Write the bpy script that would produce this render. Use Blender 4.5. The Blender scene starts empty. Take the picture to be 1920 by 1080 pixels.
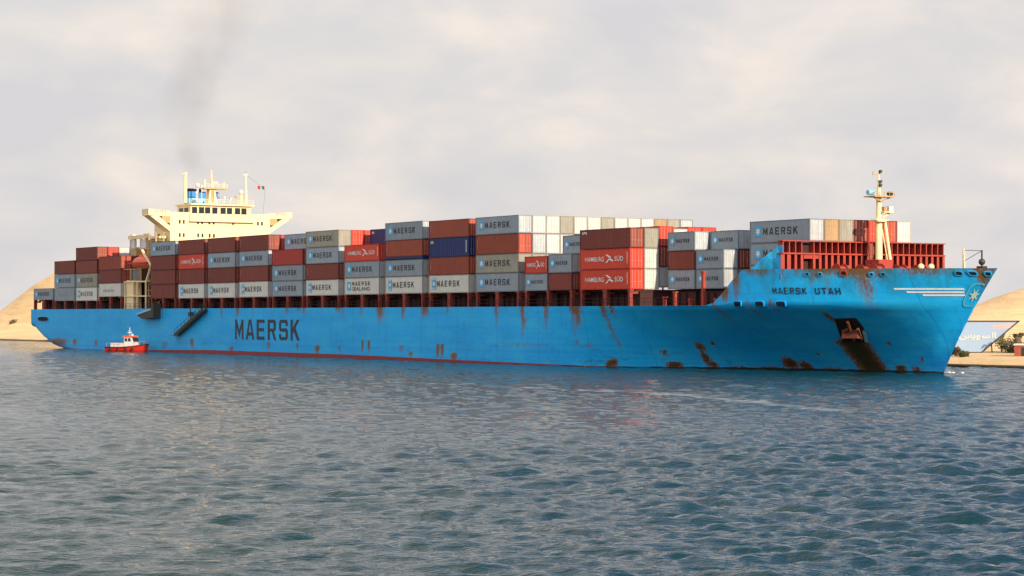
import bpy, math, random
import numpy as np
from mathutils import Matrix, Vector

S = bpy.context.scene
R = math.radians
random.seed(7)
rng = np.random.default_rng(11)

# ------------------------------------------------------------------ camera
F, CAMH, YH = 4104.0, 7.5, 589.5          # focal length in photo pixels, eye height, horizon row
cam_d = bpy.data.cameras.new('camera')
cam = bpy.data.objects.new('camera', cam_d)
S.collection.objects.link(cam)
cam.location = (0, 0, CAMH)
cam.rotation_euler = (R(90), 0, 0)
cam_d.sensor_width = 36.0
cam_d.lens = F / 1920 * 36
cam_d.shift_y = (YH - 540) / 1920
cam_d.clip_start = 0.5
cam_d.clip_end = 30000
S.camera = cam

# ------------------------------------------------------------------ sun and sky
SUN_EL = R(21)
SUN_DIR = Vector((0.585, -0.81, 0)).normalized()
SUN_DIR = Vector((SUN_DIR.x * math.cos(SUN_EL), SUN_DIR.y * math.cos(SUN_EL), math.sin(SUN_EL)))
sun_d = bpy.data.lights.new('sun', 'SUN')
sun = bpy.data.objects.new('sun', sun_d)
S.collection.objects.link(sun)
sun_d.energy = 5.0
sun_d.angle = R(0.8)
sun_d.color = (1.0, 0.84, 0.64)
sun.rotation_euler = SUN_DIR.to_track_quat('Z', 'Y').to_euler()

W = bpy.data.worlds.new('World')
S.world = W
W.use_nodes = True
nt = W.node_tree
nt.nodes.clear()


def N(tree, typ, **kw):
    n = tree.nodes.new(typ)
    for k, v in kw.items():
        if k.startswith('i_'):
            key = k[2:]
            key = int(key) if key.isdigit() else key.replace('_', ' ')
            n.inputs[key].default_value = v
        else:
            setattr(n, k, v)
    return n


def ramp(tree, stops, interp='LINEAR'):
    n = tree.nodes.new('ShaderNodeValToRGB')
    n.color_ramp.interpolation = interp
    el = n.color_ramp.elements
    while len(el) > 1:
        el.remove(el[-1])
    el[0].position = stops[0][0]
    c = stops[0][1]
    el[0].color = (*c, 1) if not isinstance(c, float) else (c, c, c, 1)
    for p, c in stops[1:]:
        e = el.new(p)
        e.color = (*c, 1) if not isinstance(c, float) else (c, c, c, 1)
    return n


L = nt.links.new
out = N(nt, 'ShaderNodeOutputWorld')
sky = N(nt, 'ShaderNodeTexSky')
sky.sky_type = 'NISHITA'
sky.sun_disc = False
sky.sun_elevation = SUN_EL
sky.sun_rotation = math.atan2(SUN_DIR.x, SUN_DIR.y)
sky.air_density = 1.2
sky.dust_density = 3.0
bg_sky = N(nt, 'ShaderNodeBackground', i_Strength=0.10)
L(sky.outputs[0], bg_sky.inputs[0])
tc = N(nt, 'ShaderNodeTexCoord')
mp = N(nt, 'ShaderNodeMapping')
mp.inputs['Scale'].default_value = (1.0, 1.0, 2.2)
mp.inputs['Location'].default_value = (0.35, 0.1, 0.42)
L(tc.outputs['Generated'], mp.inputs[0])
n1 = N(nt, 'ShaderNodeTexNoise', i_Scale=12.0, i_Detail=6.0, i_Roughness=0.52, i_Distortion=0.25)
L(mp.outputs[0], n1.inputs['Vector'])
n2 = N(nt, 'ShaderNodeTexNoise', i_Scale=3.2, i_Detail=3.0, i_Roughness=0.5)
L(mp.outputs[0], n2.inputs['Vector'])
# cloud light: warm cream where thick and lit, cool grey between
cr = ramp(nt, [(0.36, (0.64, 0.62, 0.64)), (0.48, (0.69, 0.66, 0.655)), (0.57, (0.755, 0.70, 0.665)), (0.68, (0.84, 0.755, 0.69))])
L(n1.outputs[0], cr.inputs[0])
sep = N(nt, 'ShaderNodeSeparateXYZ')
L(tc.outputs['Generated'], sep.inputs[0])
# higher up the cloud deck is broken and greyer, bluer toward the right (north-east)
hi = N(nt, 'ShaderNodeMapRange', i_1=0.13, i_2=0.42)
hi.clamp = True
L(sep.outputs[2], hi.inputs[0])
az = N(nt, 'ShaderNodeMapRange', i_1=-0.22, i_2=0.22)
az.clamp = True
az.interpolation_type = 'SMOOTHSTEP'
L(sep.outputs[0], az.inputs[0])
upc = N(nt, 'ShaderNodeMix', data_type='RGBA')
azn = N(nt, 'ShaderNodeMath', operation='ADD')
azm = N(nt, 'ShaderNodeMapRange', i_1=0.3, i_2=0.7, i_3=-0.25, i_4=0.25)
L(n2.outputs[0], azm.inputs[0])
L(az.outputs[0], azn.inputs[0])
L(azm.outputs[0], azn.inputs[1])
azn.use_clamp = True
L(azn.outputs[0], upc.inputs[0])
upc.inputs[6].default_value = (0.98, 0.91, 0.85, 1)
upc.inputs[7].default_value = (0.30, 0.43, 0.78, 1)
mixup = N(nt, 'ShaderNodeMix', data_type='RGBA')
L(hi.outputs[0], mixup.inputs[0])
L(cr.outputs[0], mixup.inputs[6])
L(upc.outputs[2], mixup.inputs[7])
bg_c = N(nt, 'ShaderNodeBackground', i_Strength=0.86)
L(mixup.outputs[2], bg_c.inputs[0])
# sky behind the camera is brightened, added to fill the ship's shaded side
gl = N(nt, 'ShaderNodeVectorMath', operation='DOT_PRODUCT')
L(tc.outputs['Generated'], gl.inputs[0])
gl.inputs[1].default_value = (-0.25, -0.93, 0.25)
gm = N(nt, 'ShaderNodeMapRange', i_1=0.0, i_2=1.0, i_3=0.865, i_4=1.4)
L(gl.outputs['Value'], gm.inputs[0])
L(gm.outputs[0], bg_c.inputs[1])
cov = ramp(nt, [(0.35, 0.90), (0.62, 1.0)])
L(n2.outputs[0], cov.inputs[0])
ms = N(nt, 'ShaderNodeMixShader')
L(cov.outputs[0], ms.inputs[0])
L(bg_sky.outputs[0], ms.inputs[1])
L(bg_c.outputs[0], ms.inputs[2])
L(ms.outputs[0], out.inputs[0])

vs = S.view_settings
vs.view_transform = 'Standard'
vs.look = 'None'
vs.exposure = 0.35
vs.gamma = 1.0
S.cycles.volume_step_rate = 2.0
S.cycles.volume_max_steps = 96
S.cycles.max_bounces = 6

# ------------------------------------------------------------------ ship frame
A = R(57.6)
CA, SA = math.cos(A), math.sin(A)
OX, OY = -109.2, 498.0
LEN, HB = 287.5, 16.1
M_SHIP = Matrix.Translation((OX, OY, 0)) @ Matrix.Rotation(-A, 4, 'Z')


def dep(t, p): return OY - t * SA + p * CA
def px2t(x, p=0.0):
    r = (x - 960) / F
    return (r * (OY + p * CA) - OX - p * SA) / (CA + r * SA)
def px2p(x, t):
    r = (x - 960) / F
    return (r * (OY - t * SA) - OX - t * CA) / (SA - r * CA)
def y2z(y, t, p): return CAMH + (YH - y) * dep(t, p) / F
def at(x, y, D):
    """point at depth D metres seen at photo pixel x, y"""
    return Vector(((x - 960) / F * D, D, CAMH + (YH - y) * D / F))


# ------------------------------------------------------------------ helpers
def tag(o, label=None, cat=None, group=None, kind=None):
    if label: o['label'] = label
    if cat: o['category'] = cat
    if group: o['group'] = group
    if kind: o['kind'] = kind
    return o


def empty(name, loc=(0, 0, 0), rz=0.0, parent=None):
    o = bpy.data.objects.new(name, None)
    S.collection.objects.link(o)
    o.location = loc
    o.rotation_euler = (0, 0, rz)
    o.empty_display_size = 0.5
    if parent: o.parent = parent
    return o


class MB:
    def __init__(s): s.v, s.f, s.m = [], [], []
    def add(s, vs_, fs, mi=0):
        b = len(s.v)
        s.v += [tuple(v) for v in vs_]
        s.f += [tuple(b + i for i in f) for f in fs]
        s.m += [mi] * len(fs)
        return s
    def box(s, x0, x1, y0, y1, z0, z1, mi=0):
        v = [(x0, y0, z0), (x1, y0, z0), (x1, y1, z0), (x0, y1, z0), (x0, y0, z1), (x1, y0, z1), (x1, y1, z1), (x0, y1, z1)]
        return s.add(v, [(3, 2, 1, 0), (4, 5, 6, 7), (0, 1, 5, 4), (1, 2, 6, 5), (2, 3, 7, 6), (3, 0, 4, 7)], mi)
    def tube(s, a, b, r, r2=None, n=8, mi=0, caps=True):
        a, b = Vector(a), Vector(b)
        r2 = r if r2 is None else r2
        d = (b - a).normalized()
        u = d.orthogonal().normalized()
        w = d.cross(u)
        vs_ = []
        for c, rr in ((a, r), (b, r2)):
            for i in range(n):
                q = 2 * math.pi * i / n
                vs_.append(c + (u * math.cos(q) + w * math.sin(q)) * rr)
        fs = [(i, (i + 1) % n, n + (i + 1) % n, n + i) for i in range(n)]
        if caps: fs += [tuple(range(n - 1, -1, -1)), tuple(range(n, 2 * n))]
        return s.add(vs_, fs, mi)
    def bar(s, a, b, w, h=None, mi=0):
        h = h or w
        a, b = Vector(a), Vector(b)
        d = (b - a).normalized()
        up = Vector((0, 0, 1)) if abs(d.z) < 0.95 else Vector((1, 0, 0))
        sx = d.cross(up).normalized() * w / 2
        sz = sx.cross(d).normalized() * h / 2
        v = [a - sx - sz, a + sx - sz, a + sx + sz, a - sx + sz, b - sx - sz, b + sx - sz, b + sx + sz, b - sx + sz]
        return s.add(v, [(3, 2, 1, 0), (4, 5, 6, 7), (0, 1, 5, 4), (1, 2, 6, 5), (2, 3, 7, 6), (3, 0, 4, 7)], mi)
    def prism(s, poly, fn, d0, d1, mi=0):
        """poly of 2-D points, fn(u, v, d) -> 3-D"""
        n = len(poly)
        v = [fn(a, b, d0) for a, b in poly] + [fn(a, b, d1) for a, b in poly]
        return s.add(v, [tuple(range(n)), tuple(range(2 * n - 1, n - 1, -1))] + [(i, n + i, n + (i + 1) % n, (i + 1) % n) for i in range(n)], mi)
    def ball(s, c, r, n=10, m=6, mi=0, sz=1.0):
        v = [(c[0], c[1], c[2] + r * sz)]
        for j in range(1, m):
            th = math.pi * j / m
            for i in range(n):
                ph = 2 * math.pi * i / n
                v.append((c[0] + r * math.sin(th) * math.cos(ph), c[1] + r * math.sin(th) * math.sin(ph), c[2] + r * sz * math.cos(th)))
        v.append((c[0], c[1], c[2] - r * sz))
        f = [(0, 1 + i, 1 + (i + 1) % n) for i in range(n)]
        for j in range(m - 2):
            for i in range(n):
                a = 1 + j * n + i
                b = 1 + j * n + (i + 1) % n
                f.append((a, a + n, b + n, b))
        e = len(v) - 1
        f += [(e, 1 + (m - 2) * n + (i + 1) % n, 1 + (m - 2) * n + i) for i in range(n)]
        return s.add(v, f, mi)
    def mesh(s, name, mats):
        me = bpy.data.meshes.new(name)
        me.from_pydata(s.v, [], s.f)
        mats = mats if isinstance(mats, (list, tuple)) else [mats]
        for m in mats: me.materials.append(m)
        if any(s.m): me.polygons.foreach_set('material_index', s.m)
        me.update()
        return me
    def build(s, name, mats, parent=None, smooth=False):
        me = s.mesh(name, mats)
        if smooth: me.polygons.foreach_set('use_smooth', [True] * len(me.polygons))
        return link(name, me, parent)


def link(name, me, parent=None):
    o = bpy.data.objects.new(name, me)
    S.collection.objects.link(o)
    if parent: o.parent = parent
    return o


# ------------------------------------------------------------------ materials
def new_mat(name):
    m = bpy.data.materials.new(name)
    m.use_nodes = True
    t = m.node_tree
    b = t.nodes['Principled BSDF']
    return m, t, b


def paint(name, rgb, rough=0.55, grime=0.35, rust=0.0, scale=0.6, metal=0.0, vary=0.0, bump=0.0):
    """weathered paint: blotches, vertical run marks, optional rust spots"""
    m, t, b = new_mat(name)
    l = t.links.new
    tc = N(t, 'ShaderNodeTexCoord')
    mp = N(t, 'ShaderNodeMapping')
    mp.inputs['Scale'].default_value = (1.6, 1.6, 0.22)
    l(tc.outputs['Object'], mp.inputs[0])
    a = N(t, 'ShaderNodeTexNoise', i_Scale=scale, i_Detail=6.0, i_Roughness=0.65)
    l(tc.outputs['Object'], a.inputs['Vector'])
    s = N(t, 'ShaderNodeTexNoise', i_Scale=2.2, i_Detail=4.0, i_Roughness=0.6)
    l(mp.outputs[0], s.inputs['Vector'])
    if vary:
        oi = N(t, 'ShaderNodeObjectInfo')
        add = N(t, 'ShaderNodeVectorMath', operation='ADD')
        l(tc.outputs['Object'], add.inputs[0])
        sc = N(t, 'ShaderNodeVectorMath', operation='SCALE', i_Scale=37.0)
        cmb = N(t, 'ShaderNodeCombineXYZ')
        for k in range(3): l(oi.outputs['Random'], cmb.inputs[k])
        l(cmb.outputs[0], sc.inputs[0])
        l(sc.outputs[0], add.inputs[1])
        l(add.outputs[0], a.inputs['Vector'])
        add2 = N(t, 'ShaderNodeVectorMath', operation='ADD')
        l(mp.outputs[0], add2.inputs[0])
        l(sc.outputs[0], add2.inputs[1])
        l(add2.outputs[0], s.inputs['Vector'])
    mul = N(t, 'ShaderNodeMath', operation='MULTIPLY')
    l(a.outputs[0], mul.inputs[0])
    l(s.outputs[0], mul.inputs[1])
    rp = ramp(t, [(0.16, 1.0), (0.36, 0.0)])
    l(mul.outputs[0], rp.inputs[0])
    gm = N(t, 'ShaderNodeMath', operation='MULTIPLY', i_1=grime)
    l(rp.outputs[0], gm.inputs[0])
    mix = N(t, 'ShaderNodeMix', data_type='RGBA')
    mix.inputs[6].default_value = (*rgb, 1)
    d = [c * 0.42 + 0.012 for c in rgb]
    mix.inputs[7].default_value = (*d, 1)
    l(gm.outputs[0], mix.inputs[0])
    col = mix.outputs[2]
    if rust:
        rn = N(t, 'ShaderNodeTexNoise', i_Scale=1.7, i_Detail=8.0, i_Roughness=0.75)
        l((add2 if vary else mp).outputs[0], rn.inputs['Vector'])
        rr = ramp(t, [(0.60, 0.0), (0.72, 1.0)])
        l(rn.outputs[0], rr.inputs[0])
        rm = N(t, 'ShaderNodeMath', operation='MULTIPLY', i_1=rust)
        l(rr.outputs[0], rm.inputs[0])
        mx = N(t, 'ShaderNodeMix', data_type='RGBA')
        l(rm.outputs[0], mx.inputs[0])
        l(col, mx.inputs[6])
        mx.inputs[7].default_value = (0.13, 0.045, 0.018, 1)
        col = mx.outputs[2]
    if vary:
        hs = N(t, 'ShaderNodeHueSaturation')
        mr = N(t, 'ShaderNodeMapRange', i_3=1 - vary, i_4=1 + vary)
        l(oi.outputs['Random'], mr.inputs[0])
        l(mr.outputs[0], hs.inputs['Value'])
        l(col, hs.inputs['Color'])
        col = hs.outputs[0]
    l(col, b.inputs['Base Color'])
    b.inputs['Roughness'].default_value = rough
    b.inputs['Metallic'].default_value = metal
    b.inputs['Specular IOR Level'].default_value = 0.3
    return m


MAT = dict(
    G=paint('grey_blue_paint', (0.26, 0.31, 0.35), 0.5, 0.35, 0.25, vary=0.10),
    B=paint('beige_grey_paint', (0.33, 0.31, 0.245), 0.55, 0.4, 0.4, vary=0.08),
    W=paint('reefer_white_paint', (0.60, 0.60, 0.54), 0.45, 0.28, 0.22, vary=0.05),
    M=paint('maroon_paint', (0.19, 0.038, 0.024), 0.55, 0.35, 0.15, vary=0.16),
    K=paint('brick_red_paint', (0.29, 0.060, 0.030), 0.6, 0.4, 0.3, vary=0.12),
    R=paint('bright_red_paint', (0.58, 0.055, 0.024), 0.5, 0.25, 0.12, vary=0.08),
    D=paint('deep_red_paint', (0.36, 0.034, 0.022), 0.5, 0.3, 0.12, vary=0.08),
    N=paint('navy_paint', (0.010, 0.026, 0.125), 0.5, 0.3, 0.1, vary=0.05),
    T=paint('tan_paint', (0.42, 0.27, 0.13), 0.55, 0.4, 0.2, vary=0.08),
)
DOORM = dict(M=MAT['K'], K=paint('sunlit_red_door', (0.42, 0.07, 0.035), 0.6, 0.4, 0.2, vary=0.12), G=paint('sunlit_grey_door', (0.44, 0.47, 0.47), 0.5, 0.35, 0.2, vary=0.1))  # door ends coloured brighter than the sides, painting in their sunlit look
RAIL = {k: paint('rail_' + k, tuple(c * 0.72 for c in v), 0.6, 0.4, 0.35, vary=0.1) for k, v in dict(
    G=(0.26, 0.31, 0.35), B=(0.33, 0.31, 0.245), W=(0.50, 0.49, 0.43), M=(0.155, 0.022, 0.022), K=(0.27, 0.047, 0.03),
    R=(0.58, 0.04, 0.026), D=(0.33, 0.022, 0.02), N=(0.01, 0.026, 0.125), T=(0.42, 0.27, 0.13)).items()}
m_ink = paint('dark_lettering', (0.020, 0.026, 0.035), 0.5, 0.2)
m_star_blue = paint('emblem_light_blue', (0.06, 0.36, 0.62), 0.45, 0.15)
m_white = paint('white_marking', (0.72, 0.72, 0.70), 0.5, 0.25)
m_bar = paint('galvanised_bar', (0.42, 0.42, 0.40), 0.45, 0.3, metal=0.3)
m_gold = paint('gold_marking', (0.55, 0.38, 0.16), 0.5, 0.2)
m_cream = paint('cream_paint', (0.82, 0.66, 0.38), 0.5, 0.25, 0.30, scale=0.35)
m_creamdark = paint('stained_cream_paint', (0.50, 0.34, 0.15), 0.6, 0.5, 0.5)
m_glass, _t, _b = new_mat('dark_window_glass')
_b.inputs['Base Color'].default_value = (0.012, 0.018, 0.024, 1)
_b.inputs['Roughness'].default_value = 0.12
m_black = paint('black_opening', (0.010, 0.009, 0.009), 0.9, 0.1)
m_steelred = paint('oxide_red_steel', (0.40, 0.050, 0.030), 0.6, 0.5, 0.5, scale=1.2)
m_postred = paint('rusty_deck_post', (0.27, 0.042, 0.026), 0.65, 0.6, 0.6, scale=1.5)
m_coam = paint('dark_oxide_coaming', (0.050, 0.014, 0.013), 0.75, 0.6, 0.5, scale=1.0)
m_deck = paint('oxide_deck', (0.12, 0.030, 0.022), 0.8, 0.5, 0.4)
m_funnel = paint('funnel_blue', (0.035, 0.22, 0.50), 0.45, 0.2)
m_funnel_light = paint('funnel_pale_blue', (0.22, 0.50, 0.66), 0.45, 0.2)
m_orange = paint('lifeboat_orange', (0.75, 0.115, 0.045), 0.4, 0.2)
m_darkmetal = paint('dark_metal', (0.035, 0.035, 0.035), 0.5, 0.4)
m_boatred = paint('boat_red', (0.46, 0.020, 0.012), 0.35, 0.15)
m_boatwhite = paint('boat_white', (0.66, 0.62, 0.56), 0.4, 0.2)
m_rubber = paint('black_rubber', (0.02, 0.02, 0.02), 0.8, 0.2)


# ------------------------------------------------------------------ lettering
def text_mesh(name, txt, w, h, mat, bold=0.025, fn=None):
    """flat lettering, lower left corner at 0,0, w wide and h tall in local x, z; fn maps (x, z) to a point"""
    cu = bpy.data.curves.new(name, 'FONT')
    cu.body = txt
    cu.offset = bold * 0.45
    cu.resolution_u = 3
    ob = bpy.data.objects.new(name, cu)
    S.collection.objects.link(ob)
    dg = bpy.context.evaluated_depsgraph_get()
    dg.update()
    me = bpy.data.meshes.new_from_object(ob.evaluated_get(dg))
    bpy.data.objects.remove(ob)
    bpy.data.curves.remove(cu)
    co = np.empty(len(me.vertices) * 3)
    me.vertices.foreach_get('co', co)
    co = co.reshape(-1, 3)
    lo, hi_ = co.min(0), co.max(0)
    x = (co[:, 0] - lo[0]) / (hi_[0] - lo[0]) * w
    z = (co[:, 1] - lo[1]) / (hi_[1] - lo[1]) * h
    if fn:
        pts = np.array([fn(a, b) for a, b in zip(x, z)])
    else:
        pts = np.stack([x, np.zeros_like(x), z], 1)
    me.vertices.foreach_set('co', pts.ravel())
    me.materials.clear()
    me.materials.append(mat)
    me.update()
    me.name = name
    return me


BQ = lambda x0, y0, x1, y1: [(x0, y0), (x1, y0), (x1, y1), (x0, y1)]
GLYPH = dict(
    M=[BQ(0, 0, .2, 1), BQ(.8, 0, 1, 1), [(.2, 1), (.2, .62), (.5, .08), (.8, .62), (.8, 1), (.5, .46)]],
    A=[[(0, 0), (.22, 0), (.5, .84), (.5, 1), (.36, 1)], [(1, 0), (.64, 1), (.5, 1), (.5, .84), (.78, 0)], [(.285, .2), (.715, .2), (.663, .36), (.337, .36)]],
    E=[BQ(0, 0, .24, 1), BQ(.24, .84, .92, 1), BQ(.24, .42, .84, .58), BQ(.24, 0, .92, .16)],
    R=[BQ(0, 0, .24, 1), [(.24, .84), (.66, .84), (.80, 1), (.24, 1)], [(.66, .56), (.76, .42), (.93, .54), (.93, .88), (.80, 1), (.66, .84)],
       [(.24, .42), (.76, .42), (.66, .56), (.24, .56)], [(.45, .42), (.70, .42), (.97, 0), (.71, 0)]],
    S=[[(0, .86), (.14, 1), (.86, 1), (.98, .88), (.98, .70), (.74, .70), (.74, .84), (.24, .84), (.24, .58), (.86, .58), (.98, .46), (.98, .14), (.84, 0), (.14, 0), (0, .14), (0, .30), (.24, .30), (.24, .16), (.74, .16), (.74, .42), (.12, .42), (0, .54)]],
    K=[BQ(0, 0, .24, 1), [(.24, .32), (.98, 1), (.68, 1), (.24, .60)], [(.36, .43), (.72, 0), (1, 0), (.56, .614)]],
    U=[[(0, 1), (0, .14), (.14, 0), (.84, 0), (.98, .14), (.98, 1), (.74, 1), (.74, .16), (.24, .16), (.24, 1)]],
    T=[BQ(0, .84, 1, 1), BQ(.38, 0, .62, .84)],
    H=[BQ(0, 0, .24, 1), BQ(.74, 0, .98, 1), BQ(.24, .42, .74, .58)])


def block_text(name, txt, w, h, mat, fn=None, gap=0.30):
    """bold condensed capitals out of plain polygons"""
    fn = fn or (lambda a, c: (a, 0.0, c))
    adv = w / (len(txt) - gap)
    b = MB()
    for i, ch in enumerate(txt):
        for poly in GLYPH.get(ch, []):
            pts = [fn(i * adv + x * adv * (1 - gap), z * h) for x, z in poly]
            b.add(pts, [tuple(range(len(pts)))])
    return b.mesh(name, mat)


def star_poly(cx, cz, r, k=7, inner=0.45):
    return [(cx + (r if i % 2 == 0 else r * inner) * math.sin(math.pi * i / k), cz + (r if i % 2 == 0 else r * inner) * math.cos(math.pi * i / k)) for i in range(2 * k)]


# ------------------------------------------------------------------ shipping containers
CW = 2.438
_cache = {}


def container_meshes(L_, H, col, mark, tall):
    key = (L_, H, col, mark)
    if key in _cache: return _cache[key]
    y0, y1 = 0.0, CW
    # corrugated walls
    b = MB()
    def corr(n, fn, length, pitch=0.62):
        k = max(2, int(round((length - 0.3) / pitch)))
        st = (length - 0.3) / k
        prof = []
        for i in range(k):
            x = 0.15 + i * st
            prof += [(x, 0.045), (x + st * 0.30, 0.045), (x + st * 0.42, 0.012), (x + st * 0.88, 0.012)]
        prof.append((length - 0.15, 0.045))
        vs_, fs = [], []
        for x, d in prof:
            vs_ += [fn(x, d, 0.14), fn(x, d, H - 0.12)]
        for i in range(len(prof) - 1):
            fs.append((2 * i, 2 * i + 2, 2 * i + 3, 2 * i + 1))
        b.add(vs_, fs)
    corr(0, lambda x, d, z: (x, y0 + d, z), L_)
    corr(0, lambda x, d, z: (L_ - x, y1 - d, z), L_)
    corr(0, lambda x, d, z: (0 + d, y1 - x, z), CW)
    b.add([(0.02, 0.02, H - 0.03), (L_ - 0.02, 0.02, H - 0.03), (L_ - 0.02, CW - 0.02, H - 0.03), (0.02, CW - 0.02, H - 0.03)], [(0, 1, 2, 3)])
    b.add([(0.02, 0.02, 0.12), (L_ - 0.02, 0.02, 0.12), (L_ - 0.02, CW - 0.02, 0.12), (0.02, CW - 0.02, 0.12)], [(3, 2, 1, 0)])
    body = b.mesh('container_wall', MAT[col])
    f = MB()
    for x in (0, L_ - 0.16):
        for y in (y0, y1 - 0.16):
            f.box(x, x + 0.16, y, y + 0.16, 0.12, H - 0.12)
            for z in (0, H - 0.12):                       # corner castings
                f.box(x - 0.003, x + 0.163, y - 0.003 if y == 0 else y, y + 0.163 if y else y + 0.16, z, z + 0.12)
    for y in (y0 + 0.004, y1 - 0.104):
        f.box(0.163, L_ - 0.163, y, y + 0.10, H - 0.10, H - 0.01)
        f.box(0.163, L_ - 0.163, y, y + 0.10, 0.01, 0.15)
    for x in (0.004, L_ - 0.104):
        f.box(x, x + 0.10, y0 + 0.163, y1 - 0.163, H - 0.12, H - 0.01)
        f.box(x, x + 0.10, y0 + 0.163, y1 - 0.163, 0.01, 0.15)
    frame = f.mesh('frame', RAIL[col])
    doors = []
    for a, c in ((0.17, CW / 2 - 0.01), (CW / 2 + 0.01, CW - 0.17)):
        d = MB()
        d.box(L_ - 0.07, L_ - 0.035, a, c, 0.155, H - 0.125)
        for k in range(4):                                # pressed door panels
            z = 0.30 + k * (H - 0.6) / 4
            d.box(L_ - 0.045, L_ - 0.022, a + 0.10, c - 0.10, z, z + (H - 0.6) / 4 - 0.10)
        for q in (0.28, 0.72):
            y = a + (c - a) * q
            d.tube((L_ - 0.012, y, 0.17), (L_ - 0.012, y, H - 0.14), 0.022, n=5, mi=1)
            d.box(L_ - 0.02, L_ + 0.012, y - 0.16, y + 0.03, 1.05, 1.11, mi=1)
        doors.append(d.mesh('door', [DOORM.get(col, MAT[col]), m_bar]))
    decals = []
    big = L_ > 9
    off = -0.012
    if mark in ('maersk', 'sealand', 'reefer'):
        s0 = L_ * (0.085 if big else 0.09)
        es = H * (0.50 if big else 0.40)
        if mark == 'reefer':
            es = H * 0.40
        zc = H * 0.52
        e = MB()
        ex = s0 + es * 0.5
        bx = MB()
        bx.box(ex - es * 0.5, ex + es * 0.5, off, off + 0.02, zc - es * (0.5 if mark != 'reefer' else 0.78), zc + es * (0.5 if mark != 'reefer' else 0.78))
        decals.append(('emblem', bx.mesh('emblem', m_star_blue), None))
        st = MB()
        st.prism(star_poly(ex, zc, es * 0.40), lambda u, v, d: (u, d, v), off - 0.008, off - 0.004)
        if mark == 'reefer':
            for dz in (-0.62, 0.62):
                st.box(ex - es * 0.36, ex + es * 0.36, off - 0.008, off - 0.004, zc + es * dz - 0.05, zc + es * dz + 0.05)
        decals.append(('star', st.mesh('star', m_white), 'emblem'))
        tx0 = s0 + es + L_ * (0.03 if big else 0.05)
        tw = L_ * (0.57 if big else 0.50)
        if mark == 'sealand':
            th = H * 0.24
            decals.append(('lettering', text_shift(block_text('lettering', 'MAERSK', tw * 0.9, th, m_ink), tx0, off, zc + 0.05), None))
            decals.append(('lettering', text_shift(text_mesh('lettering', 'SEALAND', tw * 0.9, th * 0.9, m_ink, 0.012), tx0, off, zc - th - 0.1), None))
        else:
            th = H * (0.33 if big else 0.20)
            decals.append(('lettering', text_shift(block_text('lettering', 'MAERSK', tw, th, m_ink), tx0, off, zc - th / 2), None))
    elif mark == 'hamburg':
        th = H * 0.23
        w = L_ * 0.76
        x0 = L_ * 0.11
        zc = H * 0.50
        decals.append(('lettering', text_shift(text_mesh('lettering', 'HAMBURG', w * 0.50, th, m_white, 0.01), x0, off, zc - th / 2), None))
        decals.append(('lettering', text_shift(text_mesh('lettering', 'SÜD', w * 0.22, th * 1.25, m_white, 0.02), x0 + w * 0.78, off, zc - th / 2), None))
        p = MB()
        fx = x0 + w * 0.53
        u = w * 0.22
        p.prism([(fx, zc + 0.62), (fx + u * 0.30, zc + 0.60), (fx + u * 0.75, zc + 0.22), (fx + u * 0.55, zc + 0.12)], lambda a, c, d: (a, d, c), off - 0.006, off)
        p.prism([(fx + u * 0.45, zc - 0.08), (fx + u * 0.62, zc + 0.10), (fx + u, zc - 0.22), (fx + u * 0.9, zc - 0.40)], lambda a, c, d: (a, d, c), off - 0.006, off)
        p.prism([(fx + u * 0.05, zc - 0.55), (fx + u * 0.25, zc - 0.55), (fx + u * 0.55, zc - 0.02), (fx + u * 0.48, zc + 0.08)], lambda a, c, d: (a, d, c), off - 0.012, off - 0.008)
        decals.append(('emblem', p.mesh('emblem', m_white), None))
        # thin data marks at the right end
        p = MB().box(L_ * 0.945, L_ * 0.955, off, off + 0.01, H * 0.25, H * 0.82)
        decals.append(('side_marking', p.mesh('side_marking', m_white), None))
    elif mark == 'gold':
        p = MB().box(L_ * 0.05, L_ * 0.12, off, off + 0.01, H * 0.72, H * 0.86)
        decals.append(('side_marking', p.mesh('side_marking', m_gold), None))
        p = MB().box(L_ * 0.93, L_ * 0.945, off, off + 0.01, H * 0.2, H * 0.82)
        decals.append(('side_marking', p.mesh('side_marking', m_white), None))
    elif mark == 'code':
        p = MB()
        for q_ in range(3): p.box(L_ * (0.05 + q_ * 0.033), L_ * (0.074 + q_ * 0.033), off, off + 0.01, H * (0.76 if q_ != 1 else 0.80), H * 0.88)
        decals.append(('side_marking', p.mesh('side_marking', m_white), None))
    elif mark == 'pink':
        w = L_ * 0.55
        p = MB()
        for q_ in range(7): p.box(L_ * (0.20 + q_ * 0.075), L_ * (0.245 + q_ * 0.075), off, off + 0.01, H * 0.38, H * (0.50 + 0.07 * ((q_ * 3) % 2)))
        decals.append(('side_marking', p.mesh('side_marking', m_grey_ink), None))
        p = MB().prism(star_poly(L_ * 0.56, H * 0.66, H * 0.10, 5), lambda a, c, d: (a, d, c), off - 0.006, off)
        decals.append(('emblem', p.mesh('emblem', m_pinkmark), None))
    elif mark == 'plain':
        p = MB().box(L_ * 0.045, L_ * 0.055, off, off + 0.01, H * 0.30, H * 0.80)
        decals.append(('side_marking', p.mesh('side_marking', m_faint), None))
    _cache[key] = (body, frame, doors, decals)
    return _cache[key]


def text_shift(me, x, y, z):
    me.transform(Matrix.Translation((x, y, z)))
    return me


m_grey_ink = paint('faded_grey_lettering', (0.25, 0.25, 0.26), 0.5, 0.2)
m_pinkmark = paint('pink_marking', (0.60, 0.10, 0.22), 0.5, 0.2)
m_faint = paint('faint_marking', (0.36, 0.22, 0.20), 0.6, 0.3)

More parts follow.
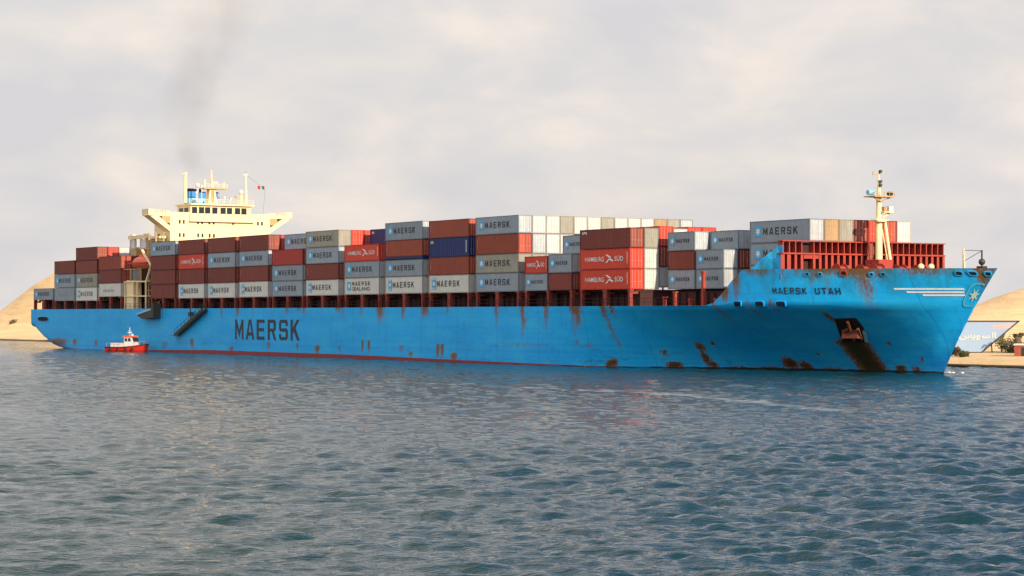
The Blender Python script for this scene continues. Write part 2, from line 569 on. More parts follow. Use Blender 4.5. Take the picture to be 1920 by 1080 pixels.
COLW = dict(G='grey', B='beige grey', W='white', M='dark maroon', K='brick red', R='bright red', D='deep red', N='navy blue', T='tan')
MARKW = dict(maersk='blue star panel and dark lettering', sealand='blue star and two lines of lettering', reefer='tall blue star panel and lettering',
             hamburg='white lettering and pennant', gold='small gold mark', code='small white code', pink='faded lettering and pink mark',
             plain='thin faded side mark', none='no lettering')
ORD = ['', 'first', 'second', 'third', 'fourth', 'fifth', 'sixth', 'seventh', 'eighth', 'ninth', 'tenth', 'eleventh', 'twelfth', 'thirteenth', 'fourteenth']


def make_container(t, p, z, L_, H, col, mark, label):
    root = empty('shipping_container', M_SHIP @ Vector((t, p, z)), -A)
    tag(root, label, 'shipping container', 'shipping containers stacked on the ship')
    body, frame, doors, decals = container_meshes(L_, H, col, mark, 0)
    link('wall', body, root)
    link('frame', frame, root)
    for d in doors: link('door', d, root)
    em = None
    for nm, me, par in decals:
        o = link(nm, me, em if par else root)
        if nm == 'emblem': em = o
    return root


# bay: t0, length, inset, base z, row-0 stack (bottom to top), {row: stack}, name of place
g, s_, h_ = ('G', 'maersk'), ('W', 'reefer'), ('R', 'hamburg')
mr, bk, dr = ('M', 'plain'), ('K', 'plain'), ('D', 'plain')
bg = ('B', 'maersk')
HC, ST = 2.90, 2.62
BAYS = [
    dict(t=1.0, L=12.19, z=10.75, H=[ST], rows={0: [g]}, n=13, fill=1, w='first stack from the stern'),
    dict(t=14.0, L=12.19, z=10.45, H=[2.95, 2.95, 2.95], rows={0: [('G', 'pink'), g, mr]}, n=13, fill=3, w='second stack from the stern'),
    dict(t=27.0, L=12.19, z=10.4, H=[2.95, 2.95, 2.80, 2.85], rows={0: [('W', 'maersk'), bg, mr, mr], 1: ['R', 'W', 'M', 'R'], 2: ['G', 'W', 'M', 'W'], 3: ['M', 'R', 'K', 'W'], 4: ['M', 'G', 'R', 'R']}, n=13, fill=4, cut={5: 3, 6: 3, 7: 3, 8: 3, 9: 3, 10: 3, 11: 3, 12: 3}, w='third stack from the stern'),
    dict(t=40.2, L=12.19, z=11.2, H=[2.85, 2.80, 2.90], rows={0: [('W', 'pink'), mr, bk]}, n=13, fill=3, cut={1: 3, 2: 3}, w='fourth stack from the stern'),
    dict(t=67.9, L=12.19, z=10.65, H=[2.85, 2.87, 2.85, 2.85], rows={0: [mr, mr, mr, g], 1: ['M', 'K', 'G', 'W']}, n=13, fill=4, w='first stack ahead of the bridge'),
    dict(t=81.6, L=12.19, z=10.6, H=[2.85] * 4, rows={0: [s_, mr, h_, mr], 1: ['W', 'M', 'R', 'R']}, n=13, fill=4, w='second stack ahead of the bridge'),
    dict(t=95.4, L=12.19, z=10.6, H=[2.85] * 4, rows={0: [s_, mr, g, mr], 1: ['W', 'M', 'D', 'R']}, n=13, fill=4, w='third stack ahead of the bridge'),
    dict(t=109.3, L=12.19, z=10.65, H=[2.90, 2.82, 2.78, 2.85], rows={0: [s_, mr, g, mr], 1: ['W', 'M', 'T', 'R'], 2: ['W', 'M', 'W', 'R'], 3: ['W', 'M', 'G', 'R']}, n=13, fill=4, w='fourth stack ahead of the bridge'),
    dict(t=123.0, L=12.19, z=10.7, H=[2.78, 2.78, 2.83, 2.85], rows={0: [g, g, dr, None], 1: ['G', 'G', 'R', g], 2: ['G', 'M', 'W', 'G'], 3: ['G', 'M', 'W', 'W']}, n=13, fill=4, w='fifth stack ahead of the bridge'),
    dict(t=136.4, L=12.19, z=10.75, H=[2.75, 2.78, 2.85, 2.85], rows={0: [s_, mr, g, bg], 1: ['W', 'M', 'B', 'R'], 2: ['W', 'M', 'W', 'R'], 3: ['W', 'M', 'W', 'K']}, n=13, fill=4, w='sixth stack ahead of the bridge'),
    dict(t=150.7, L=12.19, z=10.8, H=[2.85, 2.75, 2.80, 2.80], rows={0: [('W', 'sealand'), g, h_, None], 1: ['W', 'G', 'R', None], 2: ['W', 'G', 'R', ('N', 'gold')], 3: ['G', 'G', 'N', 'N']}, n=13, fill=4, w='seventh stack ahead of the bridge'),
    dict(t=164.9, L=12.19, z=10.85, H=[2.80, 2.70, 0.50, 2.72, 2.90], rows={0: [s_, g, ('N', 'none'), bk, g], 1: ['W', 'G', 'N', 'K', 'B']}, n=13, fill=5, w='eighth stack ahead of the bridge'),
    dict(t=179.1, L=12.19, z=10.85, H=[2.85, 2.80, 3.00, 2.80], rows={0: [s_, bk, ('N', 'gold'), bk], 1: ['W', 'K', 'N', 'R']}, n=13, fill=4, w='ninth stack ahead of the bridge'),
    dict(t=193.3, L=12.19, z=10.9, H=[2.85, 2.85, 3.00, 2.72], rows={0: [g, bg, bk, g], 1: ['G', 'B', 'G', 'W'], 2: ['M', 'G', 'W', 'W'], 3: ['G', 'G', 'W', 'B'], 4: ['G', 'R', 'R', 'W'], 5: ['G', 'R', 'W', 'W'], 6: ['G', 'W', 'W', 'B'], 7: ['G', 'W', 'R', 'W'], 8: ['G', 'W', 'G', 'W'], 9: ['G', 'W', 'G', 'W'], 10: ['G', 'W', 'G', 'T']}, n=13, fill=4, w='tenth stack ahead of the bridge'),
    dict(t=207.2, L=6.06, z=10.95, H=[2.55, 2.55, 2.7], rows={0: [g, h_, None], 1: ['G', 'N', None]}, n=13, fill=2, w='aft short midship stack'),
    dict(t=213.55, L=6.06, z=10.95, H=[2.55, 2.75, 2.75], rows={0: [mr, g, None], 1: ['M', 'G', g]}, n=13, fill=2, cut={2: 2, 3: 2}, w='forward short midship stack'),
    dict(t=221.7, L=12.19, z=10.95, H=[2.86, 2.86, 2.82], rows={0: [h_, h_, ('M', 'code')], 1: ['W', 'W', 'B'], 2: ['G', ('M', 'code'), 'R', ], 3: ['W', 'W', 'W'], 4: ['M', 'M', 'R'], 5: ['M', 'W', 'R'], 6: ['G', 'M', 'W']}, n=13, fill=3, lift={2: 0.3, 4: 0.3, 5: 0.3}, w='eleventh stack ahead of the bridge'),
    dict(t=235.9, L=6.06, p=5.0, z=10.95, H=[2.65, 2.62, 2.6], rows={0: [g, mr, g], 1: ['G', 'M', 'G']}, n=9, fill=3, w='aft short stack by forecastle'),
    dict(t=242.25, L=6.06, p=5.0, z=10.95, H=[2.68, 2.60, 2.6], rows={0: [('G', 'maersk'), g, None], 1: ['B', ('M', 'code'), g], 2: ['G', ('M', 'code'), 'G'], 3: ['G', 'M', 'G']}, n=9, fill=3, w='forward short stack by forecastle'),
    dict(t=250.75, L=12.19, p=7.5, z=11.1, H=[2.9, 2.9, 2.92], rows={0: [g, g, g], 1: ['G', 'G', 'T'], 2: ['G', 'G', 'B'], 3: ['W', 'M', 'M'], 4: ['R', 'M', 'R'], 5: ['W', 'R', 'K'], 6: ['W', 'W', 'W']}, n=7, fill=3, w='foremost stack behind the breakwater'),
]
cands = []
pal = ['M', 'K', 'G', 'G', 'W', 'R', 'M', 'B', 'D']
for bi, b in enumerate(BAYS):
    p0 = b.get('p', 0.0)
    for r in range(b['n']):
        st = b['rows'].get(r)
        if st is None:
            k = b.get('cut', {}).get(r, b['fill'])
            st = [pal[(r * 5 + bi * 3 + q * 7) % len(pal)] for q in range(k)]
            if bi == 11: st = st[:2] + ['N'] + st[3:]
        z = b['z'] + b.get('lift', {}).get(r, 0.0)
        for q, c in enumerate(st):
            H = b['H'][q]
            if c is not None:
                if isinstance(c, str):
                    c = (c, 'maersk' if c in 'GB' else 'plain' if c in 'MKD' else 'none')
                cands.append(dict(b=bi, r=r, q=q, nq=len(st), t=b['t'], p=0.06 + p0 + r * 2.49, z=z, L=b['L'], H=H - 0.03, c=c[0], m=c[1], w=b['w']))
            z += H
# keep the two outer rows, and further in whatever can be seen from the shore near the camera
BX = np.array([[c['t'], c['p'], c['z'], c['t'] + c['L'], c['p'] + CW, c['z'] + c['H']] for c in cands])
Mi = M_SHIP.inverted()
EYES = [Mi @ Vector(v) for v in ((0, 0, CAMH), (-14, 0, CAMH), (14, 0, CAMH), (0, 0, CAMH + 3))]


def seen(i):
    x0, y0, z0, x1, y1, z1 = BX[i]
    pts = []
    for fz in (0.15, 0.5, 0.9):
        for fy in (0.12, 0.5, 0.88): pts.append((x1 + 0.02, y0 + (y1 - y0) * fy, z0 + (z1 - z0) * fz))
        for fx in (0.06, 0.5, 0.94): pts.append((x0 + (x1 - x0) * fx, y0 - 0.02, z0 + (z1 - z0) * fz))
    for e in EYES:
        for q in pts:
            o = np.array(q)
            d = np.array(e) - o
            with np.errstate(divide='ignore', invalid='ignore'):
                a = (BX[:, :3] - o) / d
                b_ = (BX[:, 3:] - o) / d
            lo = np.minimum(a, b_).max(1)
            hi_ = np.maximum(a, b_).min(1)
            hit = (hi_ > np.maximum(lo, 0)) & (lo > 0.001)
            hit[i] = False
            if not hit.any(): return True
    return False


TIER = ['bottom', 'second', 'third', 'fourth', 'fifth']
ncont = 0
for i, c in enumerate(cands):
    if c['r'] > 1 and not seen(i): continue
    tier = 'top' if c['q'] == c['nq'] - 1 and c['q'] > 0 else TIER[c['q']]
    row = 'outermost row' if c['r'] == 0 else ORD[c['r'] + 1] + ' row in'
    what = {'G': 'grey', 'W': 'white'}.get(c['c'], COLW[c['c']])
    if c['r'] == 0 and c['H'] > 1:
        mk = dict(maersk='blue star', sealand='two lettered lines', reefer='tall star panel', hamburg='white lettering', gold='gold mark', code='small code', pink='pink mark', plain='thin mark', none='no lettering')[c['m']]
        lab = f"{what} container with {mk}, {tier} tier, {row}, {c['w']}"
    else:
        kind_ = 'flat rack' if c['H'] < 1 else 'container'
        lab = f"{what} {kind_}, {tier} tier, {row}, {c['w']}"
    mark = c['m']
    if c['H'] < 1:
        root = empty('flat_rack', M_SHIP @ Vector((c['t'], c['p'], c['z'])), -A)
        tag(root, lab, 'flat rack', 'folded flat racks in the stacks')
        f = MB().box(0, c['L'], 0, CW, 0.18, c['H'])
        f.build('platform', MAT['N'], root)
        f = MB()
        f.box(0.1, c['L'] - 0.1, 0.15, CW - 0.15, 0, 0.178)
        f.build('base_frame', RAIL['N'], root)
    else:
        make_container(c['t'], c['p'], c['z'], c['L'], c['H'], c['c'], mark, lab)
    ncont += 1
print('containers', ncont, 'of', len(cands))

# ------------------------------------------------------------------ ship hull
ZD = 8.65
ship = empty('container_ship', (OX, OY, 0), -A)
tag(ship, 'long bright blue container ship with rust streaks moving along the canal', 'container ship')


def stem(z):
    z = max(z, -3)
    return 278.3 + 0.55 * z + 0.0125 * z * z if z > 0 else 278.3 + 0.2 * z


def ssm(a, b, x):
    u = min(1, max(0, (x - a) / (b - a)))
    return u * u * (3 - 2 * u)


def halfb(t, z):
    te = stem(z)
    if t >= te: return 0.0
    zz = min(max(z, 0), ZD)
    w = (zz / ZD) ** 1.35
    u0 = min(1, max(0, (t - 208) / (te - 208)))
    low = max(0.0, 0.5 + 0.5 * math.cos(math.pi * u0)) ** 1.05
    u1 = min(1, max(0, (t - 246) / (te - 246)))
    high = max(0.0, 1 - u1 ** 2.5)
    b = HB * ((1 - w) * low + w * high)
    # near the stem keep it closing to a rounded edge
    b *= min(1.0, math.sqrt(max(0.0, (te - t) / 2.5)))
    # stern: counter rising out of the water
    if t < 60:
        zb = 4.2 * (1 - max(0, t) / 13.5) ** 1.2 if t < 13.5 else -2.6 * min(1, (t - 13.5) / 20)
        hh = 1.9 + 0.6 * ssm(5, 30, t)
        v = (z - zb) / hh
        if v <= 0: return 0.02
        if v < 1: b *= (1 - (1 - v) ** 5) ** 0.2
        b *= 0.985 + 0.015 * ssm(0, 10, t)
    return b


def top_z(t):
    for (a, za), (b, zb) in zip(TOP[:-1], TOP[1:]):
        if a <= t <= b: return za + (zb - za) * (t - a) / max(1e-6, b - a)
    return TOP[-1][1]


T1, T2, T3, T4 = px2t(1330), px2t(1347), px2t(1364), px2t(1384)
TOP = [(-5, ZD), (T1 - 1.0, ZD), (T1 + 0.6, 9.0), (T2, 9.9), (T3, 11.6), (T4, 13.25), (300, 13.0)]
ZL = [-2.0, -1.0, -0.4, 0, 0.4, 0.8, 1.2, 1.8, 2.4, 2.7, 3.0, 3.3, 3.6, 3.9, 4.3, 4.7, 5, 5.4, 5.8, 6.6, 7.4, 8.0, ZD]
NU = 8   # extra rings above the knuckle
ts_ = sorted(set([-1.3, -0.9] + list(np.round(np.arange(-0.3, 244, 0.75), 3)) + list(np.round(np.arange(244, 289.01, 0.4), 3))))


def hull_px_y(t, z):
    p = HB - halfb(t, z)
    return p


# list of rust/stain marks in ship coordinates: t, z top, z bottom, width, strength, kind(0 rust,1 dark)
marks = []
def mk(x, ya, yb, wpx, k, kind=0, p=0.0, lean=0.0):
    t = px2t(x, p)
    for _ in range(4):
        z = y2z((ya + yb) / 2, t, p)
        p = HB - halfb(t, z)
        t = px2t(x, p)
    za, zb = y2z(ya, t, p), y2z(yb, t, p)
    w = abs(px2t(x + wpx / 2, p) - px2t(x - wpx / 2, p))
    marks.append((t, za, zb, w / 2, k, kind, lean))


for b in BAYS[4:17]:
    for tt in (b['t'] - 0.6, b['t'] + 6.1):
        w = random.uniform(0.35, 1.0)
        marks.append((tt, ZD, ZD - random.uniform(1.2, 4.2), w, random.uniform(0.35, 0.8), 0, 0))
for x, ya, yb, w, k in [(712, 575, 610, 14, .9), (795, 575, 600, 12, .8), (980, 575, 650, 5, .7), (983, 600, 620, 9, .6), (1080, 573, 600, 26, .9), (1078, 590, 650, 12, .5),
                        (633, 575, 590, 12, .7), (560, 575, 590, 10, .6), (680, 645, 665, 5, .9), (692, 645, 665, 5, 1), (752, 652, 668, 5, 1), (770, 660, 672, 10, 1),
                        (829, 652, 675, 8, 1), (820, 652, 675, 4, .9), (851, 664, 680, 16, 1), (360, 640, 658, 8, .8), (434, 652, 665, 8, .9), (503, 645, 660, 6, .8), (558, 645, 662, 4, .8),
                        (595, 652, 668, 12, .9), (637, 655, 668, 3, .8), (1082, 640, 648, 14, .5), (260, 645, 657, 20, .5), (310, 645, 657, 14, .5), (180, 642, 652, 8, .7), (140, 640, 650, 10, .8)]:
    mk(x, ya, yb, w, k)
for x, ya, yb, w, k in [(a_, b_2, c_, d_ * .8, e_ * .82) for a_, b_2, c_, d_, e_ in [(1150, 672, 688, 20, .9), (1140, 676, 688, 10, .9), (1262, 678, 690, 30, 1), (1245, 655, 668, 16, .7), (1312, 640, 660, 12, 1), (1322, 655, 690, 16, .8), (1336, 678, 690, 14, 1),
                        (1480, 670, 692, 28, 1), (1510, 678, 695, 24, 1), (1440, 686, 694, 80, .45), (1690, 685, 698, 24, 1), (1718, 688, 698, 26, .75), (1380, 684, 692, 50, .4), (1560, 689, 697, 70, .45),
                        (1100, 640, 655, 60, .25), (980, 640, 652, 120, .25), (1000, 655, 662, 60, .2), (1535, 660, 670, 8, .6), (1728, 665, 680, 8, .5), (1664, 640, 646, 6, .6), (1335, 640, 646, 5, .8),
                        (110, 632, 650, 60, .5), (270, 640, 655, 40, .4), (860, 636, 645, 60, .18)]]:
    mk(x, ya, yb, w, k, 1)
for x, ya, yb, w, k in [(1420, 505, 520, 60, .6), (1540, 505, 522, 90, .7), (1600, 505, 530, 60, .8), (1680, 505, 520, 70, .6), (1600, 520, 600, 26, .55), (1380, 510, 570, 16, .8), (1360, 545, 575, 20, .7),
                        (1760, 505, 512, 60, .6), (1794, 513, 560, 6, .9), (1822, 513, 545, 7, .6), (1850, 515, 545, 7, .7), (1370, 573, 625, 12, .5), (1430, 573, 615, 10, .45), (1470, 573, 610, 10, .45),
                        (1150, 573, 600, 14, .7), (1470, 505, 540, 14, .4), (1520, 510, 560, 8, .4), (1545, 510, 580, 8, .35), (1560, 594, 612, 10, .9), (1855, 505, 512, 40, .6)]:
    mk(x, ya, yb, w, k, 0)
for k in range(9):      # the long leaning stain from 1125,573 down to 1160,650
    mk(1128 + k * 4.4, 573 + k * 9, 588 + k * 9, 12, .6 - .03 * k, 0)
for k in range(10):     # below the anchor pocket
    mk(1598 + k * 4.5, 636 + k * 5.5, 650 + k * 5.5, 46, .95, 2)
mk(1595, 636, 648, 50, .9, 2)

hv, hf, rust, dark = [], [], [], []
cols = 0
for t in ts_:
    tp = top_z(t)
    zs = list(ZL) + [ZD + (tp - ZD) * (k + 1) / NU + 0.0005 * (k + 1) for k in range(NU)]
    for z in zs:
        te = stem(z)
        tt = min(t, te) if t > 244 else t
        hv.append((tt, HB - halfb(tt, z), z))
nz = len(ZL) + NU
for i in range(len(ts_) - 1):
    for j in range(nz - 1):
        a = i * nz + j
        hf.append((a, a + nz, a + nz + 1, a + 1))
nside = len(hv)
hv += [(x, 2 * HB - y, z) for x, y, z in hv]
hf += [tuple(nside + k for k in reversed(f)) for f in hf]
# transom
for j in range(nz - 1):
    hf.append((j, j + 1, nside + j + 1, nside + j))
arr = np.array(hv)
def stain(kinds):
    r = np.zeros(len(arr))
    for t, za, zb, w, k, kind, lean in marks:
        if kind not in kinds: continue
        u = np.abs(arr[:, 0] - t) / max(w, 0.45)
        hgt = max(za - zb, 0.6)
        v = (za - arr[:, 2]) / hgt
        m = np.clip(1.25 - u, 0, 1)
        if kind == 0:
            m = m * np.clip(1.15 - v, 0, 1) * (v > -0.25)
        else:
            m = m * np.clip((1.3 - np.abs(v - 0.5) * 2), 0, 1)
        r = np.maximum(r, m * k)
    return np.clip(r, 0, 1)
me = bpy.data.meshes.new('hull')
me.from_pydata(hv, [], hf)
for nm, ks in (('rust', (0,)), ('dark', (1, 2))):
    at_ = me.attributes.new(nm, 'FLOAT', 'POINT')
    at_.data.foreach_set('value', stain(ks).astype(np.float32))
me.polygons.foreach_set('use_smooth', [True] * len(me.polygons))

m_hull, t_, b_ = new_mat('hull_paint')
l = t_.links.new
tcn = N(t_, 'ShaderNodeTexCoord')
sp = N(t_, 'ShaderNodeSeparateXYZ')
l(tcn.outputs['Object'], sp.inputs[0])
def mapn(scale):
    m_ = N(t_, 'ShaderNodeMapping')
    m_.inputs['Scale'].default_value = scale
    l(tcn.outputs['Object'], m_.inputs[0])
    return m_
def noise(vec, sc, det=5.0, ro=0.6):
    n_ = N(t_, 'ShaderNodeTexNoise', i_Scale=sc, i_Detail=det, i_Roughness=ro)
    l(vec.outputs[0], n_.inputs['Vector'])
    return n_
def math_(op, a, b=None, clamp=False):
    n_ = N(t_, 'ShaderNodeMath', operation=op)
    n_.use_clamp = clamp
    for k, v in enumerate((a, b)):
        if v is None: continue
        if isinstance(v, (int, float)): n_.inputs[k].default_value = v
        else: l(v, n_.inputs[k])
    return n_.outputs[0]
def mixc(fac, a, b):
    n_ = N(t_, 'ShaderNodeMix', data_type='RGBA')
    l(fac, n_.inputs[0])
    for k, v in ((6, a), (7, b)):
        if isinstance(v, tuple): n_.inputs[k].default_value = (*v, 1)
        else: l(v, n_.inputs[k])
    return n_.outputs[2]
nb = noise(mapn((0.05, 0.05, 0.25)), 1.0, 6.0)
rb = ramp(t_, [(0.35, (0.004, 0.315, 0.72)), (0.65, (0.010, 0.385, 0.80))])
l(nb.outputs[0], rb.inputs[0])
colr = rb.outputs[0]
# plate strakes: repainted horizontal bands low on the side
nst = noise(mapn((0.012, 0.012, 1.3)), 1.0, 3.0)
rst = ramp(t_, [(0.45, 0.0), (0.62, 0.45)])
l(nst.outputs[0], rst.inputs[0])
zlow = N(t_, 'ShaderNodeMapRange', i_1=5.0, i_2=1.0)
l(sp.outputs[2], zlow.inputs[0])
colr = mixc(math_('MULTIPLY', rst.outputs[0], zlow.outputs[0]), colr, (0.012, 0.19, 0.56))
# scuffs by fenders and tugs
nsc = noise(mapn((0.25, 0.25, 0.9)), 1.0, 9.0, 0.75)
rsc = ramp(t_, [(0.56, 0.0), (0.68, 0.75)])
l(nsc.outputs[0], rsc.inputs[0])
zs2 = N(t_, 'ShaderNodeMapRange', i_1=4.2, i_2=1.2)
l(sp.outputs[2], zs2.inputs[0])
colr = mixc(math_('MULTIPLY', rsc.outputs[0], zs2.outputs[0]), colr, (0.015, 0.075, 0.13))
# fine run marks everywhere
nr = noise(mapn((1.4, 1.4, 0.10)), 1.0, 6.0, 0.7)
rr_ = ramp(t_, [(0.55, 0.0), (0.75, 0.55)])
l(nr.outputs[0], rr_.inputs[0])
colr = mixc(rr_.outputs[0], colr, (0.035, 0.17, 0.22))
# salt-faded upper plating and green-brown wash round the forecastle
nf_ = noise(mapn((0.10, 0.10, 0.30)), 1.3, 7.0, 0.7)
rf_ = ramp(t_, [(0.46, 0.0), (0.66, 0.5)])
l(nf_.outputs[0], rf_.inputs[0])
colr = mixc(rf_.outputs[0], colr, (0.035, 0.46, 0.74))
fo_ = N(t_, 'ShaderNodeMapRange', i_1=238.0, i_2=256.0)
l(sp.outputs[0], fo_.inputs[0])
fz2 = N(t_, 'ShaderNodeMapRange', i_1=9.0, i_2=13.2)
l(sp.outputs[2], fz2.inputs[0])
nw_ = noise(mapn((0.30, 0.30, 0.16)), 1.0, 8.0, 0.75)
rw_ = ramp(t_, [(0.46, 0.0), (0.62, 0.8)])
l(nw_.outputs[0], rw_.inputs[0])
colr = mixc(math_('MULTIPLY', rw_.outputs[0], math_('MULTIPLY', fo_.outputs[0], fz2.outputs[0])), colr, (0.030, 0.10, 0.055))
# plate seams
def seam(src, period, width, off=0.0):
    return math_('LESS_THAN', math_('ABSOLUTE', math_('SUBTRACT', math_('FRACT', math_('DIVIDE', math_('ADD', src, off), period)), 0.5)), width / period / 2)
sm_ = math_('MAXIMUM', seam(sp.outputs[0], 11.4, 0.16), seam(sp.outputs[2], 2.35, 0.05, 0.4))
colr = mixc(math_('MULTIPLY', sm_, 0.28), colr, (0.006, 0.10, 0.26))
# painted-on attributes
breakup = noise(mapn((3.4, 3.4, 0.42)), 1.2, 10.0, 0.82)
def attr(nm):
    a = N(t_, 'ShaderNodeAttribute')
    a.attribute_name = nm
    return a.outputs['Fac']
def edge(a, lo, hi):
    v = math_('ADD', a, math_('MULTIPLY', math_('SUBTRACT', breakup.outputs[0], 0.5), 2.4))
    mr_ = N(t_, 'ShaderNodeMapRange', i_1=lo, i_2=hi)
    l(v, mr_.inputs[0])
    return math_('MULTIPLY', mr_.outputs[0], math_('MULTIPLY', a, 4.0, True))
rustcol = mixc(nb.outputs[0], (0.045, 0.060, 0.020), (0.26, 0.095, 0.018))
colr = mixc(math_('MULTIPLY', edge(attr('rust'), 0.15, 0.60), 0.97), colr, rustcol)
colr = mixc(math_('MULTIPLY', edge(attr('dark'), 0.12, 0.34), 0.97), colr, (0.15, 0.058, 0.012))
colr = mixc(math_('MULTIPLY', edge(attr('dark'), 0.40, 0.75), 0.95), colr, (0.028, 0.030, 0.013))
# boot-topping: red strip along the midbody, sinking below the water toward the bow
wob = math_('MULTIPLY', math_('SUBTRACT', nsc.outputs[0], 0.5), 0.18)
lim = N(t_, 'ShaderNodeMapRange', i_1=150.0, i_2=236.0, i_3=0.72, i_4=0.10)
l(sp.outputs[0], lim.inputs[0])
lim2 = N(t_, 'ShaderNodeMapRange', i_1=50.0, i_2=95.0, i_3=0.15, i_4=1.0)
l(sp.outputs[0], lim2.inputs[0])
edge_z = math_('MULTIPLY', lim.outputs[0], lim2.outputs[0])
isred = math_('LESS_THAN', math_('ADD', sp.outputs[2], wob), edge_z)
colr = mixc(isred, colr, (0.22, 0.022, 0.022))
# weed and oil line forward
wl = N(t_, 'ShaderNodeMapRange', i_1=205.0, i_2=250.0, i_3=0.0, i_4=0.38)
l(sp.outputs[0], wl.inputs[0])
isdk = math_('LESS_THAN', math_('ADD', sp.outputs[2], math_('MULTIPLY', wob, 3.0)), wl.outputs[0])
colr = mixc(isdk, colr, (0.020, 0.022, 0.016))
l(colr, b_.inputs['Base Color'])
b_.inputs['Roughness'].default_value = 0.45
b_.inputs['Specular IOR Level'].default_value = 0.22
bmp = N(t_, 'ShaderNodeBump', i_Strength=0.55, i_Distance=0.06)
nbm = noise(mapn((0.8, 0.8, 0.9)), 1.0, 2.0)
l(nbm.outputs[0], bmp.inputs['Height'])
l(bmp.outputs[0], b_.inputs['Normal'])
me.materials.append(m_hull)
hull = link('hull', me, ship)

# decks
d = MB()
tt = [t for t in ts_ if t <= T1]
vs_ = []
for t in tt[::4] + [T1 + 6]:
    hb = halfb(t, ZD)
    vs_ += [(t, HB - hb + 0.03, ZD - 0.08), (t, HB + hb - 0.03, ZD - 0.08)]
d.add(vs_, [(2 * i, 2 * i + 2, 2 * i + 3, 2 * i + 1) for i in range(len(vs_) // 2 - 1)])
vs_ = []
for t in np.arange(T1 + 5, 287.2, 1.0):
    hb = halfb(t, 12.0)
    vs_ += [(t, HB - hb + 0.03, 12.0), (t, HB + hb - 0.03, 12.0)]
d.add(vs_, [(2 * i, 2 * i + 2, 2 * i + 3, 2 * i + 1) for i in range(len(vs_) // 2 - 1)])
d.build('deck', m_deck, ship)


def on_hull(t, z, off=0.05):
    """point on the starboard shell pushed out along its normal"""
    p = HB - halfb(t, z)
    e = 0.3
    dpt = (-(halfb(t + e, z) - halfb(t - e, z))) / (2 * e)
    dpz = (-(halfb(t, z + e) - halfb(t, z - e))) / (2 * e)
    n = Vector((dpt, -1.0, dpz)).normalized()
    if n.y > 0: n = -n
    return Vector((t, p, z)) + n * off


def hull_tz(x, y):
    t, p, z = px2t(x), 0.0, 5.0
    for _ in range(25):
        z = y2z(y, t, p)
        p2 = HB - halfb(t, z)
        p = p + (p2 - p) * 0.5
        t = px2t(x, p)
    return t, z


# big lettering on the side
ta, tb = px2t(441), px2t(562)
za, zb_ = y2z(636, ta, 0), y2z(599, ta, 0)
w_ = tb - ta
mh = block_text('hull_lettering', 'MAERSK', w_, zb_ - za, m_ink, gap=0.22, fn=lambda u, v: tuple(on_hull(ta + u, za + v, 0.03)))
link('hull_lettering', mh, hull)
# the ship's name on the bow
(t0, z0), (t1, z1) = hull_tz(1449, 551), hull_tz(1578, 552)
mh = block_text('name_lettering', 'MAERSK UTAH', 1.0, 1.0, m_ink, gap=0.26, fn=lambda u, v: tuple(on_hull(t0 + (t1 - t0) * u, z0 + (z1 - z0) * u + 0.82 * v, 0.06)))
link('name_lettering', mh, hull)
# three pale stripes and the star emblem on the bow
for (xa, xb, y) in ((1676, 1808, 541.5), (1700, 1808, 547.5), (1730, 1810, 553.2)):
    sm = MB()
    n = 24
    v = []
    for k in range(n + 1):
        x = xa + (xb - xa) * k / n
        t, z = hull_tz(x, y)
        v += [on_hull(t, z - 0.10, 0.06), on_hull(t, z + 0.10, 0.06)]
    sm.add(v, [(2 * i, 2 * i + 2, 2 * i + 3, 2 * i + 1) for i in range(n)])
    sm.build('bow_stripe', m_white, hull)
tc0, zc0 = hull_tz(1826, 549)
m_emb = paint('bow_emblem_pale', (0.08, 0.43, 0.60), 0.5, 0.3)
m_embw = paint('bow_emblem_cream', (0.46, 0.60, 0.46), 0.5, 0.2)
def hull_patch(poly, mat, name, off=0.07):
    b = MB()
    n = len(poly)
    v = [on_hull(tc0 + a, zc0 + c, off) for a, c in poly] + [on_hull(tc0, zc0, off)]
    b.add(v, [(i, (i + 1) % n, n) for i in range(n)])
    return b.build(name, mat, hull)
# emblem outline: a rounded slanted frame with a seven-pointed star inside
b = MB()
n = 28
v = []
def emb_pt(dx, dy, off):
    x, y = 1827 + dx - dy * 0.42, 553 + dy
    t, z = hull_tz(x, y)
    if t > stem(z) - 0.25: t = stem(z) - 0.25
    return on_hull(t, z, off)
for k in range(n):
    q = 2 * math.pi * k / n
    e = 0.6
    cx, cz = math.copysign(abs(math.cos(q)) ** e, math.cos(q)), math.copysign(abs(math.sin(q)) ** e, math.sin(q))
    for rr in (1.0, 0.84):
        v.append(emb_pt(cx * 17 * rr, cz * 23 * rr, 0.08))
b.add(v, [(2 * i, (2 * i + 2) % (2 * n), (2 * i + 3) % (2 * n), 2 * i + 1) for i in range(n)])
emb = b.build('bow_emblem', m_emb, hull)
b = MB()
poly = star_poly(0, 0, 13, 7, 0.42)
n = len(poly)
b.add([emb_pt(a * 0.8, c, 0.11) for a, c in poly] + [emb_pt(0, 0, 0.11)], [(i, (i + 1) % n, n) for i in range(n)])
b.build('bow_star', m_embw, hull)


